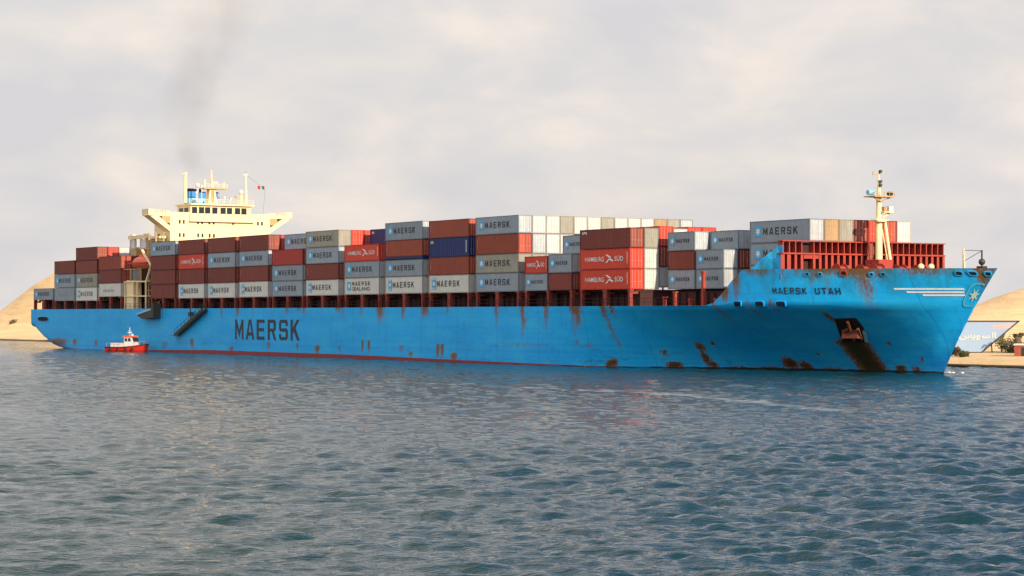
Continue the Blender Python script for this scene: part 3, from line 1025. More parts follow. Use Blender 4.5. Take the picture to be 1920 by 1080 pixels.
# fairleads and mooring openings: a rim and a dark mouth
def opening(x, y, w, h, name='fairlead', rim=m_steelred, rimw=0.12):
    t, z = hull_tz(x, y)
    b = MB()
    n = 14
    v, f = [], []
    for k in range(n):
        q = 2 * math.pi * k / n
        cx, cz = math.copysign(abs(math.cos(q)) ** 0.6, math.cos(q)), math.copysign(abs(math.sin(q)) ** 0.6, math.sin(q))
        v.append(on_hull(t + cx * w / 2, z + cz * h / 2, 0.13))
        v.append(on_hull(t + cx * (w / 2 + rimw), z + cz * (h / 2 + rimw), 0.13))
        v.append(on_hull(t + cx * (w / 2 + rimw), z + cz * (h / 2 + rimw), 0.0))
    for i in range(n):
        a, c = 3 * i, 3 * ((i + 1) % n)
        f += [(a, c, c + 1, a + 1), (a + 1, c + 1, c + 2, a + 2)]
    b.add(v, f)
    o = b.build(name, rim, hull)
    b = MB()
    v = [on_hull(t + math.copysign(abs(math.cos(2 * math.pi * k / n)) ** 0.6, math.cos(2 * math.pi * k / n)) * w / 2,
                 z + math.copysign(abs(math.sin(2 * math.pi * k / n)) ** 0.6, math.sin(2 * math.pi * k / n)) * h / 2, 0.07) for k in range(n)] + [on_hull(t, z, 0.07)]
    b.add(v, [(i, (i + 1) % n, n) for i in range(n)])
    b.build('mouth', m_black, o)
    return o


for x, y, w, h in ((1383, 569.5, 1.2, .55), (1424, 569.5, 1.3, .55), (1464, 569.5, 1.3, .55)):
    opening(x, y, w, h, 'mooring_port', m_hull)
for x in (1514, 1538, 1634, 1656):
    opening(x, 514, 0.36, 0.30, 'fairlead', m_hull, 0.10)
for x, y in ((1798, 512), (1824, 512), (1853, 513)):
    opening(x, y, 0.55, 0.42, 'fairlead', m_hull, 0.10)
opening(81, 598, 7.0, 0.95, 'mooring_port', m_hull, 0.08)
opening(1582, 512, 0.55, 0.45, 'hawse_fairlead', m_steelred, 0.16)

# anchor pocket with the anchor in it
b = MB()
pk = [(1566, 598), (1604, 597), (1618, 614), (1620, 640), (1580, 640), (1573, 620)]
v = []
for x, y in pk:
    t, z = hull_tz(x, y)
    v.append(on_hull(t, z, 0.10))
for x, y in pk:
    t, z = hull_tz(x + (1592 - x) * -0.06, y + (620 - y) * -0.06)
    v.append(on_hull(t, z, 0.04))
n = len(pk)
c = sum((Vector(q) for q in v[:n]), Vector()) / n
b.add(v, [(i, (i + 1) % n, n + (i + 1) % n, n + i) for i in range(n)] + [tuple(range(n))])
pocket = b.build('anchor_pocket', m_black, hull)
b = MB()
def hp(x, y, off):
    t, z = hull_tz(x, y)
    return on_hull(t, z, off)
b.tube(hp(1590, 600, .25), hp(1603, 634, .35), 0.20)
b.bar(hp(1583, 622, .35), hp(1612, 622, .35), 0.9, 1.1)
b.bar(hp(1580, 632, .35), hp(1590, 612, .4), 0.30)
b.bar(hp(1617, 632, .35), hp(1610, 612, .4), 0.30)
anchor = b.build('anchor', paint('rusty_anchor', (0.17, 0.045, 0.022), 0.8, 0.5, 0.8), hull)
b = MB()
b.add([hp(1617, 618, .12), hp(1622, 640, .12), hp(1630, 641, .12), hp(1624, 620, .12)], [(0, 1, 2, 3)])
b.build('pocket_edge_plate', m_funnel_light, hull)

# raised bulwark plate at the break of the forecastle
TW = 263.9
b = MB()
xa, xb = px2t(1405, 1.2), px2t(1458, 1.5)
pa, pb = HB - halfb(xa, 13) + 0.05, HB - halfb(xb, 13) + 0.35
v = [(xa, pa, 12.9), (xb, pb, 12.9), (xb, pb, 16.3), (xb - 0.8, pb, 16.2), (xb - 2.4, (pa + pb) / 2, 15.0)]
n = len(v)
v += [(x, y + 0.18, z) for x, y, z in v]
b.add(v, [tuple(range(n)), tuple(range(2 * n - 1, n - 1, -1))] + [(i, n + i, n + (i + 1) % n, (i + 1) % n) for i in range(n)])
b.build('bulwark_plate', m_funnel_light if False else m_hull, ship)

# hatch coamings and covers under the containers
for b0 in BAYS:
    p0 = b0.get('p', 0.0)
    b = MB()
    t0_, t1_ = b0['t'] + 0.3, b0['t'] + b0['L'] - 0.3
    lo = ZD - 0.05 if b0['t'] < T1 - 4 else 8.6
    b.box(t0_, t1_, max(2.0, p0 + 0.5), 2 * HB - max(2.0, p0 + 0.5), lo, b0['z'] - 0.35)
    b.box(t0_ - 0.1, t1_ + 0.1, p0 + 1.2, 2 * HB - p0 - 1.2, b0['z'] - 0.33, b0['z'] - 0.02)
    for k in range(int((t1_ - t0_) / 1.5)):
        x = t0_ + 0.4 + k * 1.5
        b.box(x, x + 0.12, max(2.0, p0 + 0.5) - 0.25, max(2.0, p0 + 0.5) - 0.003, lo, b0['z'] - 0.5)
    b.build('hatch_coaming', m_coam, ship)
# deck posts carrying the outer stacks
posts = []
for b0 in BAYS[:17]:
    if b0['t'] == 213.55: posts += [(b0['t'] - 0.5, 0.5)]
    else: posts += [(b0['t'] + 0.05, 0.42)]
    if b0['L'] > 9: posts += [(b0['t'] + 5.65, 0.85)]
    if b0['t'] != 207.2: posts += [(b0['t'] + b0['L'] - 0.5, 0.42)]
for tx, w in posts:
    z1 = min([q['z'] for q in BAYS if q['t'] - 1 <= tx <= q['t'] + q['L'] + 1] + [11.2]) - 0.02
    b = MB()
    b.box(tx, tx + w, 0.12, 0.62, ZD - 0.05, z1)
    b.box(tx - 0.12, tx + w + 0.12, 0.08, 0.75, z1 - 0.25, z1 - 0.002)
    b.box(tx + 0.05, tx + w - 0.05, 0.62, 1.6, z1 - 0.6, z1 - 0.26)
    b.build('deck_post', m_postred, ship)
for x, w, ztop in ((238.6, .35, 9.9), (241.0, .3, 10.6), (244.4, .3, 9.6), (247.2, .45, 13.2), (250.0, .3, 9.6)):
    b = MB().box(x, x + w, 2.2, 2.6, ZD - 0.05, ztop)
    b.box(x - 0.1, x + w + 0.1, 2.15, 2.7, ztop - 0.2, ztop + 0.02)
    b.build('deck_post', m_steelred, ship)
# side rail along the weather deck
b = MB()
for k in range(2):
    b.bar((14, 0.10, ZD + 0.55 + 0.5 * k), (T1 - 4, 0.10, ZD + 0.55 + 0.5 * k), 0.05)
for k in range(int((T1 - 18) / 2.4)):
    b.bar((14 + k * 2.4, 0.10, ZD - 0.05), (14 + k * 2.4, 0.10, ZD + 1.07), 0.06)
b.build('deck_rail', m_coam, ship)
# stern gallows
b = MB()
b.box(0.3, 0.9, 0.3, 0.9, ZD - 0.05, 10.9)
b.box(0.3, 0.9, 31.2, 31.8, ZD - 0.05, 10.9)
b.box(0.25, 0.95, 0.3, 31.8, 10.9, 11.15)
b.build('stern_frame', m_postred, ship)

# lashing bridges between the stacks (open frames low down)
for i in range(4, 16):
    b0 = BAYS[i]
    if b0['L'] < 9 and i != 14: continue
    tx = b0['t'] - 1.05
    b = MB()
    for p in (0.9, 5.9, 10.9, 15.9, 20.9, 25.9, 30.9):
        b.box(tx, tx + 0.25, p, p + 0.25, ZD - 0.05, 13.2)
    b.box(tx - 0.2, tx + 0.5, 0.6, 31.6, 10.7, 10.85)
    b.box(tx, tx + 0.25, 0.6, 31.6, 13.2, 13.4)
    b.build('lashing_bridge', m_postred, ship)

# ------------------------------------------------------------------ breakwater at the forecastle
PW0 = max(1.0, HB - halfb(TW, 13.0) + 0.45)
PW1 = 2 * HB - PW0
brk = empty('breakwater', (0, 0, 0), 0, ship)
zt = 16.75
pm0, pm1 = px2p(1627, TW), px2p(1650, TW)
for seg, (pa, pb) in enumerate(((PW0, pm0), (pm1, PW1))):
    top = zt if seg == 0 else zt + 0.05
    b = MB()
    b.box(TW - 0.95, TW - 0.85, pa, pb, 12.0, top - 0.1)
    b.build('back_plate', m_coam, brk)
    n = int(round((pb - pa) / 1.02))
    for k in range(n + 1):
        p = pa + (pb - pa) * k / n
        if seg == 0 and k in (4,): continue
        b = MB()
        b.box(TW - 0.84, TW + 0.05, p - 0.07, p + 0.07, 12.0, top - 0.004)
        b.box(TW + 0.05, TW + 0.09, p - (0.42 if k in (0, 1) and seg == 0 else 0.20), p + 0.20, 12.0, top - 1.65)
        b.build('stiffener', m_steelred, brk)
    b = MB()
    b.box(TW - 0.84, TW + 0.22, pa - 0.25, pb + 0.25, top, top + 0.14)
    b.box(TW - 0.84, TW + 0.20, pa - 0.25, pb + 0.25, top - 1.62, top - 1.42)
    b.build('rail_beam', m_steelred, brk)
    if seg == 0:
        b = MB().box(TW - 0.80, TW + 0.02, pa + 3.4, pa + 6.1, 14.6, top - 1.62)
        b.build('cross_plate', m_steelred, brk)
# winches and gear on the forecastle
def winch(t, p, s=1.0):
    b = MB()
    b.box(t - 0.9 * s, t + 0.9 * s, p - 1.3 * s, p + 1.3 * s, 12.0, 12.35)
    b.tube((t, p - 0.9 * s, 13.0), (t, p + 0.3 * s, 13.0), 0.62 * s, n=14)
    b.tube((t, p - 0.95 * s, 13.0), (t, p - 0.88 * s, 13.0), 0.95 * s, n=14)
    b.tube((t, p + 0.28 * s, 13.0), (t, p + 0.35 * s, 13.0), 0.95 * s, n=14)
    b.box(t - 0.5 * s, t + 0.5 * s, p + 0.5 * s, p + 1.2 * s, 12.35, 13.7)
    return b.build('mooring_winch', m_steelred, ship)
for t, p in ((267.5, 9), (267, 13.4), (268.0, 18.6), (267.5, 22.5), (270.5, 12.5)):
    winch(t, p)
for x in (1727, 1746):
    tt_ = 270.5
    p = px2p(x, tt_)
    b = MB().tube((tt_, p, 12.0), (tt_, p, 13.6), 0.32, n=10)
    b.ball((tt_, p, 13.6), 0.42)
    b.build('deck_vent', m_cream, ship)

# foremast
TM = px2t(1648, 16.1)
def mz(y): return y2z(y, TM, 16.1)
fm = empty('foremast', (0, 0, 0), 0, ship)
b = MB()
b.tube((TM, 16.1, 12.0), (TM, 16.1, mz(413)), 0.48, 0.42, n=14)
b.tube((TM, 16.1, mz(413)), (TM, 16.1, mz(372)), 0.40, 0.34, n=14)
b.tube((TM, 16.1, mz(372)), (TM, 16.1, mz(336)), 0.28, 0.18, n=12)
b.tube((TM, 16.1, mz(336)), (TM, 16.1, mz(318)), 0.10, 0.06, n=8)
b.build('mast_column', m_cream, fm, smooth=False)
def ux(x): return px2p(x, TM)
b = MB()
b.box(TM - 1.0, TM + 1.1, ux(1629), ux(1667), mz(370), mz(368))
for p in np.linspace(ux(1629), ux(1667), 5):
    b.bar((TM + 1.05, p, mz(368)), (TM + 1.05, p, mz(361)), 0.06)
b.bar((TM + 1.05, ux(1629), mz(361)), (TM + 1.05, ux(1667), mz(361)), 0.06)
b.bar((TM + 0.5, 16.1, mz(378)), (TM + 0.5, ux(1664), mz(370)), 0.14)
b.bar((TM + 0.5, 16.1, mz(378)), (TM + 0.5, ux(1632), mz(370)), 0.14)
b.build('mast_platform', m_creamdark, fm)
b = MB()
b.box(TM - 0.3, TM + 1.0, ux(1648), ux(1666), mz(399), mz(397))
b.bar((TM + 0.4, 16.3, mz(408)), (TM + 0.4, ux(1664), mz(399)), 0.2)
b.tube((TM, 16.1, mz(416)), (TM, 16.1, mz(411)), 1.0, 1.0, n=16)
b.box(TM - 0.6, TM + 0.8, ux(1636), ux(1660), mz(414), mz(412.5))
b.build('mast_platform', m_cream, fm)
b = MB().box(TM + 0.1, TM + 0.9, ux(1658), ux(1666), mz(397), mz(387))
b.build('light_box', m_boatwhite, fm)
b = MB().box(TM + 0.2, TM + 0.8, ux(1650), ux(1656), mz(396), mz(388))
b.build('horn', m_creamdark, fm)
b = MB().tube((TM + 0.5, ux(1622), mz(362)), (TM + 0.5, ux(1632), mz(362)), 0.33, n=10)
b.build('searchlight', m_funnel_light, fm)
b = MB().tube((TM + 0.5, ux(1660), mz(363)), (TM + 0.5, ux(1667), mz(363)), 0.26, n=10)
b.build('searchlight', m_darkmetal, fm)
for y in (350, 343, 324):
    b = MB().tube((TM + 0.3, 16.1, mz(y)), (TM + 0.3, 16.1, mz(y - 5)), 0.22, n=8)
    b.tube((TM, 16.1, mz(y) - 0.05), (TM + 0.3, 16.1, mz(y) - 0.05), 0.06, n=6)
    b.build('navigation_light', m_darkmetal, fm)
b = MB()
b.bar((TM, ux(1636), mz(328)), (TM, ux(1655), mz(328)), 0.09)
b.bar((TM, ux(1637), mz(328)), (TM, ux(1637), mz(322)), 0.09)
b.bar((TM, ux(1640), mz(352)), (TM, ux(1656), mz(352)), 0.09)
b.build('yard', m_creamdark, fm)
b = MB()
t9 = TM + 0.6
b.tube((TM + 0.3, ux(1656), mz(413)), (t9, px2p(1671, t9), y2z(500, t9, 17)), 0.20, n=8)
b.tube((TM + 0.1, ux(1653), mz(430)), (t9, px2p(1666, t9), y2z(500, t9, 17)), 0.07, n=6)
b.build('mast_stay', m_cream, fm)
b = MB().box(TM - 1.3, TM + 1.3, 14.9, 17.3, 12.0, mz(487))
b.box(TM - 0.9, TM + 0.9, 12.8, 19.8, 12.0, 13.5)
b.build('mast_base', m_steelred, fm)
# bow post with line and anchor ball
TJ = px2t(1807, 16.1)
b = MB().tube((TJ, 16.1, 12.0), (TJ, 16.1, y2z(467, TJ, 16.1)), 0.18, 0.15, n=10)
b.build('jackstaff', m_cream, ship)
TL_ = px2t(1841, 16.1)
b = MB()
b.tube((TL_, 16.1, 12.0), (TL_, 16.1, y2z(469, TL_, 16.1)), 0.10, n=6)
b.tube((TJ, 16.1, y2z(469, TJ, 16.1)), (TL_, 16.1, y2z(470, TL_, 16.1)), 0.035, n=5)
b.tube((TJ, 16.1, y2z(490, TJ, 16.1)), (TL_, 16.1, y2z(470, TL_, 16.1)), 0.035, n=5)
b.ball((TL_, 16.1, y2z(491, TL_, 16.1)), 0.42)
b.box(TL_ - 0.5, TL_ + 0.5, 15.7, 16.5, 12.0, y2z(499, TL_, 16.1))
b.build('bow_light_stand', m_darkmetal, ship)

# ------------------------------------------------------------------ deckhouse
TF = 67.0
def hz(y): return y2z(y, TF, 6)
def hp_(x): return px2p(x, TF)
sup = empty('superstructure', (0, 0, 0), 0, ship)
zc = hz(397.5)
b = MB()
b.box(59.0, TF, hp_(319), hp_(506), ZD - 0.05, zc)
b.build('house_wall', m_cream, sup)
# house decks aft and lower casing
b = MB()
b.box(61.2, TF + 0.45, hp_(355), hp_(474), hz(411.5), hz(402))
b.box(61.2, TF + 0.75, hp_(354), hp_(475), hz(414.5), hz(411.6))
b.build('bridge_front_ledge', m_cream, sup)
# wheelhouse
b = MB()
b.box(60.4, TF + 0.1, hp_(357), hp_(470), zc - 0.01, hz(383.5))
wh = b.build('wheelhouse', m_cream, sup)
b = MB()
b.box(60.0, TF + 0.75, hp_(355), hp_(474), hz(383.4), hz(380.5))
b.build('wheelhouse_roof', m_cream, sup)
xs = [359.5, 372.5, 384, 397.5, 413, 425, 440, 452]
for x in xs:
    b = MB().box(TF + 0.09, TF + 0.14, hp_(x), hp_(x + 9.8), hz(398.5), hz(387.0))
    b.build('window', m_glass, wh)
for k in range(2):
    b = MB().box(61.4 + k * 2.6, 63.4 + k * 2.6, hp_(357) - 0.05, hp_(357) + 0.02, hz(397), hz(388.0))
    b.build('window', m_glass, wh)
for y, xx in ((415.5, (337, 344.5, 371, 379, 392.5, 400.5, 437, 483.5, 491)), (440.5, (337, 344.5, 371.5, 379.5, 393, 401))):
    for x in xx:
        b = MB().box(TF, TF + 0.05, hp_(x - 1.6), hp_(x + 1.6), hz(y + 3.6), hz(y - 3.6))
        b.build('window', m_glass, sup)
# aft-side windows and door recesses
for k in range(2):
    for y in (415, 441):
        b = MB().box(61.0 + k * 2.6, 61.9 + k * 2.6, hp_(319) - 0.05, hp_(319), hz(y + 3.4), hz(y - 3.4))
        b.build('window', m_glass, sup)
# bridge wings with bracing
def wing(pt, ph, s):
    """pt tip, ph house side, s = +1 towards the house"""
    w = empty('bridge_wing', (0, 0, 0), 0, sup)
    t0, t1 = 63.6, TF
    ztop, zfl = hz(392.5), hz(405.5)
    b = MB()
    e = s * 0.003
    b.prism([(pt, ztop), (ph, ztop - 0.35), (ph, zfl), (pt + s * 1.6, zfl - 0.0), (pt, zfl + 0.25)], lambda u, v, d: (d, u, v), t1 - 0.15, t1)
    b.prism([(pt, ztop), (ph, ztop - 0.35), (ph, zfl), (pt + s * 1.6, zfl), (pt, zfl + 0.25)], lambda u, v, d: (d, u, v), t0, t0 + 0.15)
    lo_, hi2 = sorted((pt, pt + s * 0.15))
    b.box(t0 + 0.15, t1 - 0.15, lo_, hi2, zfl + 0.25, ztop)
    b.build('bulwark', m_cream, w)
    b = MB()
    lo_, hi2 = sorted((pt + s * 0.152, ph))
    b.box(t0 + 0.15, t1 - 0.152, lo_, hi2, zfl, zfl + 0.2)
    b.build('wing_deck', m_creamdark, w)
    b = MB()
    z4 = hz(431)
    b.prism([(pt + s * 0.4, zfl - 0.01), (pt + s * 2.2, zfl - 0.01), (ph - s * 0.0, z4 + 0.75), (ph - s * 0.0, z4 - 0.3)], lambda u, v, d: (d, u, v), t0 + 0.2, t1 - 0.03)
    b.build('wing_brace', m_cream, w)
    b = MB()
    for k in range(5):
        u = pt + s * (1.3 + k * 0.55)
        a_, c_ = sorted((u, u + s * 0.24))
        b.box(t1 - 0.0, t1 + 0.03, a_, c_, ztop - 0.7, ztop - 0.2)
    b.build('louvre', m_creamdark, w)
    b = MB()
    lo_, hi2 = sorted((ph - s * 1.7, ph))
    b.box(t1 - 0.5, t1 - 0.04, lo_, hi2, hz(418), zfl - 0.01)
    b.build('brace_shade_plate', m_creamdark, w)  # added plate, coloured dark for the shade in the opening under the wing
wing(0.0, hp_(319), 1)
wing(2 * HB, hp_(506), -1)
# rail on the house top
b = MB()
for k in range(2):
    b.bar((TF + 0.6, hp_(356), hz(380.4) + 0.45 + 0.45 * k), (TF + 0.6, hp_(473), hz(380.4) + 0.45 + 0.45 * k), 0.05)
for p in np.linspace(hp_(356), hp_(473), 9):
    b.bar((TF + 0.6, p, hz(380.5)), (TF + 0.6, p, hz(380.5) + 0.95), 0.06)
b.build('roof_rail', m_cream, sup)
# radar mast
def rz(y): return y2z(y, 64, 13)
def rp(x): return px2p(x, 64)
rm = empty('radar_mast', (0, 0, 0), 0, sup)
b = MB()
b.prism([(rp(387), hz(380.4)), (rp(404), hz(380.4)), (rp(400), rz(357)), (rp(390), rz(357))], lambda u, v, d: (d, u, v), 63.3, 64.9)
b.tube((64, rp(396.5), rz(357)), (64, rp(396.5), rz(318)), 0.26, 0.10, n=10)
b.build('mast_column', m_cream, rm)
b = MB()
b.box(63.0, 65.2, rp(378), rp(423), rz(354.5), rz(352.3))
b.box(63.4, 64.8, rp(390), rp(402), rz(357), rz(354.6))
b.bar((64, rp(389), rz(334)), (64, rp(404), rz(334)), 0.10)
b.bar((64, rp(391), rz(320)), (64, rp(402), rz(320)), 0.10)
b.build('crosstree', m_creamdark, rm)
for x, y0_, y1_, r_ in ((398, 351, 340, .22), (420, 352, 341, .2), (384, 352, 336, .14)):
    b = MB().tube((64, rp(x), rz(y0_)), (64, rp(x), rz(y1_)), r_, n=8)
    b.build('aerial', m_cream, rm)
b = MB().box(63.8, 64.2, rp(395), rp(408), rz(344), rz(340))
b.build('radar_scanner', m_cream, rm)
b = MB().tube((64, rp(371), rz(380)), (64, rp(371), rz(348)), 0.1, n=8)
b.ball((64, rp(371), rz(348)), 0.48)
b.build('satellite_dome', m_boatwhite, rm)
for x, yt, yb, r0, r1 in ((347.5, 324, 381, .42, .30), (461, 322, 381, .34, .14)):
    b = MB().tube((64, rp(x), rz(yb)), (64, rp(x), rz(yt)), r0, r1, n=10)
    b.bar((64, rp(x) - 0.7, rz(yt + 3)), (64, rp(x) + 0.5, rz(yt + 3)), 0.12)
    b.build('pole', m_cream, rm)
b = MB().tube((64, rp(452), rz(381)), (64, rp(452), rz(363)), 0.30, n=8)
b.build('pole', m_cream, rm)
b = MB().ball((64, rp(452), rz(358)), 0.52, sz=1.05)
b.build('satellite_dome', m_boatwhite, rm)
b = MB().bar((64, rp(461), rz(318)), (64, rp(461), rz(323)), 0.06)
b.build('aerial', m_darkmetal, rm)
for x, yb_, yt_ in ((366, 380, 362), (376, 380, 350), (407, 381, 366), (418, 381, 370), (430, 381, 372), (441, 381, 368)):
    b = MB().tube((64.6, rp(x), rz(yb_)), (64.6, rp(x), rz(yt_)), 0.07, n=6)
    b.box(64.4, 64.8, rp(x) - 0.22, rp(x) + 0.22, rz(yt_) - 0.1, rz(yt_) + 0.25)
    b.build('aerial', m_creamdark if x % 2 else m_boatwhite, rm)
b = MB()
for k in range(11):
    z = rz(379) + k * (rz(358) - rz(379)) / 10
    b.box(65.05, 65.12, rp(393), rp(397), z, z + 0.08)
b.bar((65.1, rp(393), rz(380)), (65.1, rp(393), rz(357)), 0.07)
b.bar((65.1, rp(397), rz(380)), (65.1, rp(397), rz(357)), 0.07)
b.build('ladder', m_creamdark, rm)
b = MB()
for x in np.linspace(379, 422, 6):
    b.bar((65.15, rp(x), rz(352.3)), (65.15, rp(x), rz(345)), 0.06)
b.bar((65.15, rp(379), rz(345)), (65.15, rp(422), rz(345)), 0.06)
b.bar((65.15, rp(379), rz(348.6)), (65.15, rp(422), rz(348.6)), 0.05)
b.build('platform_rail', m_cream, rm)
# signal flags flown to the right of the mast
for x, col in ((483, m_boatred), (491, paint('dark_green_flag', (0.03, 0.12, 0.12), 0.7, 0.2))):
    p = rp(x)
    fl = MB()
    v, f = [], []
    for i in range(5):
        for j in range(2):
            v.append((64 + 0.08 * math.sin(i * 1.7), p + i * 0.14, rz(350) + j * (0.6 + 0.04 * i) - 0.06 * i))
    fl.add(v, [(2 * i, 2 * i + 2, 2 * i + 3, 2 * i + 1) for i in range(4)])
    fl.build('signal_flag', col, rm)
b = MB().tube((64, rp(461), rz(324)), (64, rp(497), rz(352)), 0.02, n=4)
b.tube((64, rp(497), rz(352)), (TF - 1, hp_(497), hz(398)), 0.02, n=4)
b.build('halyard', m_darkmetal, rm)
# funnels behind the wheelhouse
TFN = 55.0
def fp(x): return px2p(x, TFN)
def fz(y): return y2z(y, TFN, 12)
for xa, xb, yt in ((354, 371, 358), (373, 388, 360), (397, 412, 360)):
    fu = empty('funnel', (0, 0, 0), 0, ship)
    b = MB().box(TFN - 2.2, TFN, fp(xa), fp(xb), fz(371), fz(yt))
    b.build('funnel_casing', m_funnel, fu)
    b = MB().box(TFN - 2.25, TFN + 0.05, fp(xa) - 0.05, fp(xb) + 0.05, fz(384), fz(371.05))
    b.build('funnel_band', m_funnel_light, fu)
    b = MB().box(TFN - 2.0, TFN - 0.2, fp(xa) + 0.2, fp(xb) - 0.2, fz(yt), fz(yt - (5 if xa < 360 else 2)))
    b.build('funnel_top', m_black, fu)
    b = MB().box(TFN - 2.4, TFN + 0.1, fp(xa) - 0.1, fp(xb) + 0.1, ZD + 10, fz(384.1))
    b.build('casing', m_cream, fu)
for x in (358, 364, 379):
    b = MB().tube((TFN - 1, fp(x), fz(360)), (TFN - 1, fp(x), fz(352)), 0.3, n=10)
    b.build('exhaust_pipe', m_black, ship)
# engine casing, stores crane and lifeboat station abaft the house
TC = 58.0
def cp(x, t): return px2p(x, t)
gy = empty('boat_station', (0, 0, 0), 0, ship)
tq = 52.6
b = MB()
t0_, t1_ = px2t(237, 0.8), px2t(250, 0.8)
b.box(t0_, t1_, 0.8, 2.6, ZD - 0.05, y2z(526, t0_, 0.8))
b.build('davit_pedestal', m_cream, gy)
b = MB()
ta_, tb_ = px2t(222, 0.6), px2t(274, 0.6)
for y in (528.5, 555.5):
    z = y2z(y, 55, 0.6)
    xx0 = ta_ if y < 540 else px2t(230, .6)
    b.box(xx0, tb_, 0.6, 4.2, z - 0.12, z + 0.12)
for x in (223, 233, 256, 272):
    t = px2t(x, 0.6)
    b.box(t, t + 0.3, 0.58, 0.88, ZD - 0.05 if x > 225 else 11, y2z(528.5, 55, 0.6) - 0.12)
b.build('platform_frame', m_cream, gy)
b = MB()
zq = y2z(506, 55, 0.6)
for x in (226, 244, 262):
    t = px2t(x, 0.6)
    b.box(t, t + 0.25, 0.6, 0.85, y2z(528, 55, .6) + 0.12, zq)
b.box(px2t(224, .6), px2t(264, .6), 0.6, 0.85, zq, zq + 0.15)
b.build('davit_frame', m_creamdark, gy)
b = MB()
b.box(54, 60.5, 3.2, 4.0, ZD, y2z(528, 55, 3.2))
b.box(52.6, 60.5, 4.6, 27, ZD, y2z(500, 57, 4.6))
b.build('casing_wall', m_coam, gy)
b = MB()
z1 = y2z(470, 57, 1)
for k in range(7):     # stairs zigzag by the house
    za_, zb2 = ZD + 2 + k * 1.7, ZD + 3.7 + k * 1.7
    ta2, tb2 = (63.2, 66.0) if k % 2 == 0 else (66.0, 63.2)
    b.bar((ta2, 2.0, za_), (tb2, 2.0, zb2), 0.7, 0.18)
    b.box(62.6, 66.6, 1.6, 3.6, zb2 - 0.06, zb2 + 0.06)
for t in (62.8, 66.4):
    b.box(t, t + 0.22, 1.7, 1.92, ZD, hz(436))
    b.box(t, t + 0.22, 3.4, 3.62, ZD, hz(436))
b.build('stairway', m_creamdark, gy)
b = MB()
zt_, zb_2 = y2z(440, 58, 3), y2z(446.5, 58, 3)
tt0 = px2t(240, 3)
b.box(tt0, 59.4, 3, 3.7, zb_2, zt_)
b.box(px2t(283, 3), px2t(299, 3), 3.0, 4.4, y2z(447.5, 62, 3), y2z(443, 62, 3))
b.box(tt0 + 1.5, tt0 + 2.5, 2.9, 3.8, zb_2 - 0.1, zt_ + 0.2)
b.box(57.4, 58.3, 2.9, 3.8, zb_2 - 0.1, zt_ + 0.2)
b.build('crane_jib', m_cream, gy)
for x, w in ((243, 9), (262, 11)):
    t = px2t(x, 3.1)
    b = MB().box(t, t + 0.3, 3.1, 3.6, y2z(468, t, 3), zb_2 - 0.1)
    b.box(t + w / 4.0, t + w / 4.0 + 0.35, 3.1, 3.6, y2z(468, t, 3), zb_2 - 0.1)
    b.box(t + 0.35, t + w / 4.0, 3.25, 3.5, y2z(466, t, 3), zb_2 - 0.2)
    b.build('crane_leg', m_boatwhite, gy)
b = MB()
t = px2t(246, 3)
b.box(t, t + 2.6, 3.0, 6, y2z(480, t, 3), y2z(466, t, 3))
b.box(px2t(276, 3), px2t(284, 3), 3.0, 5, y2z(500, 60, 3), y2z(447.6, 60, 3))
b.build('crane_house', m_creamdark, gy)
b = MB()
b.tube((px2t(264, .6), .9, y2z(470, 58, .6)), (px2t(281, .6), .9, y2z(500, 60, .6)), 0.3, 0.25, n=8)
b.tube((px2t(281, .6), .9, y2z(500, 60, .6)), (px2t(272, .6), .9, y2z(528, 60, .6)), 0.28, 0.3, n=8)
b.build('davit_arm', m_cream, gy)
b = MB().ball((px2t(225.5, .4), .5, y2z(512, 52, .4)), 0.42)
b.build('life_ring', m_orange, gy)
b = MB().tube((px2t(225.5, .4), .5, y2z(527, 52, .4)), (px2t(225.5, .4), .5, y2z(515, 52, .4)), 0.35, n=8)
b.build('liferaft_canister', m_boatwhite, gy)

# lifeboat: a thing of its own, hung in its davits
tl0, tl1 = px2t(240, 0.3), px2t(276, 0.3)
lb = empty('lifeboat', M_SHIP @ Vector(((tl0 + tl1) / 2, 1.6, y2z(504, 57, .3))), -A)
tag(lb, 'enclosed orange lifeboat hanging in davits abaft the bridge', 'lifeboat')
ln = tl1 - tl0
b = MB()
rings = []
secs = 13
zh = (504 - 480) * dep(57, 0) / F
for i in range(secs):
    u = i / (secs - 1) * 2 - 1
    wv = 1.35 * (1 - abs(u) ** 3.2) ** 0.6 + 0.03
    hv2 = zh * (0.30 + 0.70 * max(0, 1 - abs(u * 1.02) ** 2.3) ** 0.75)
    kz = 0.35 * abs(u) ** 2.5
    for k in range(12):
        q = 2 * math.pi * k / 12
        zz = kz + (hv2 - kz) * (0.5 - 0.5 * math.cos(q))
        rings.append((u * ln / 2, wv * math.sin(q), zz))
b.add(rings, [(i * 12 + k, (i + 1) * 12 + k, (i + 1) * 12 + (k + 1) % 12, i * 12 + (k + 1) % 12) for i in range(secs - 1) for k in range(12)] + [tuple(range(12)), tuple(range((secs - 1) * 12, secs * 12))])
b.build('lifeboat_hull', m_orange, lb, smooth=True)
b = MB().box(-ln * 0.46, ln * 0.46, -1.42, 1.42, zh * 0.40, zh * 0.48)
b.build('fender_belt', m_boatred, lb)
b = MB().box(-0.9, 0.7, -0.6, 0.6, zh * 0.92, zh * 1.12)
b.build('steering_cab', m_orange, lb)

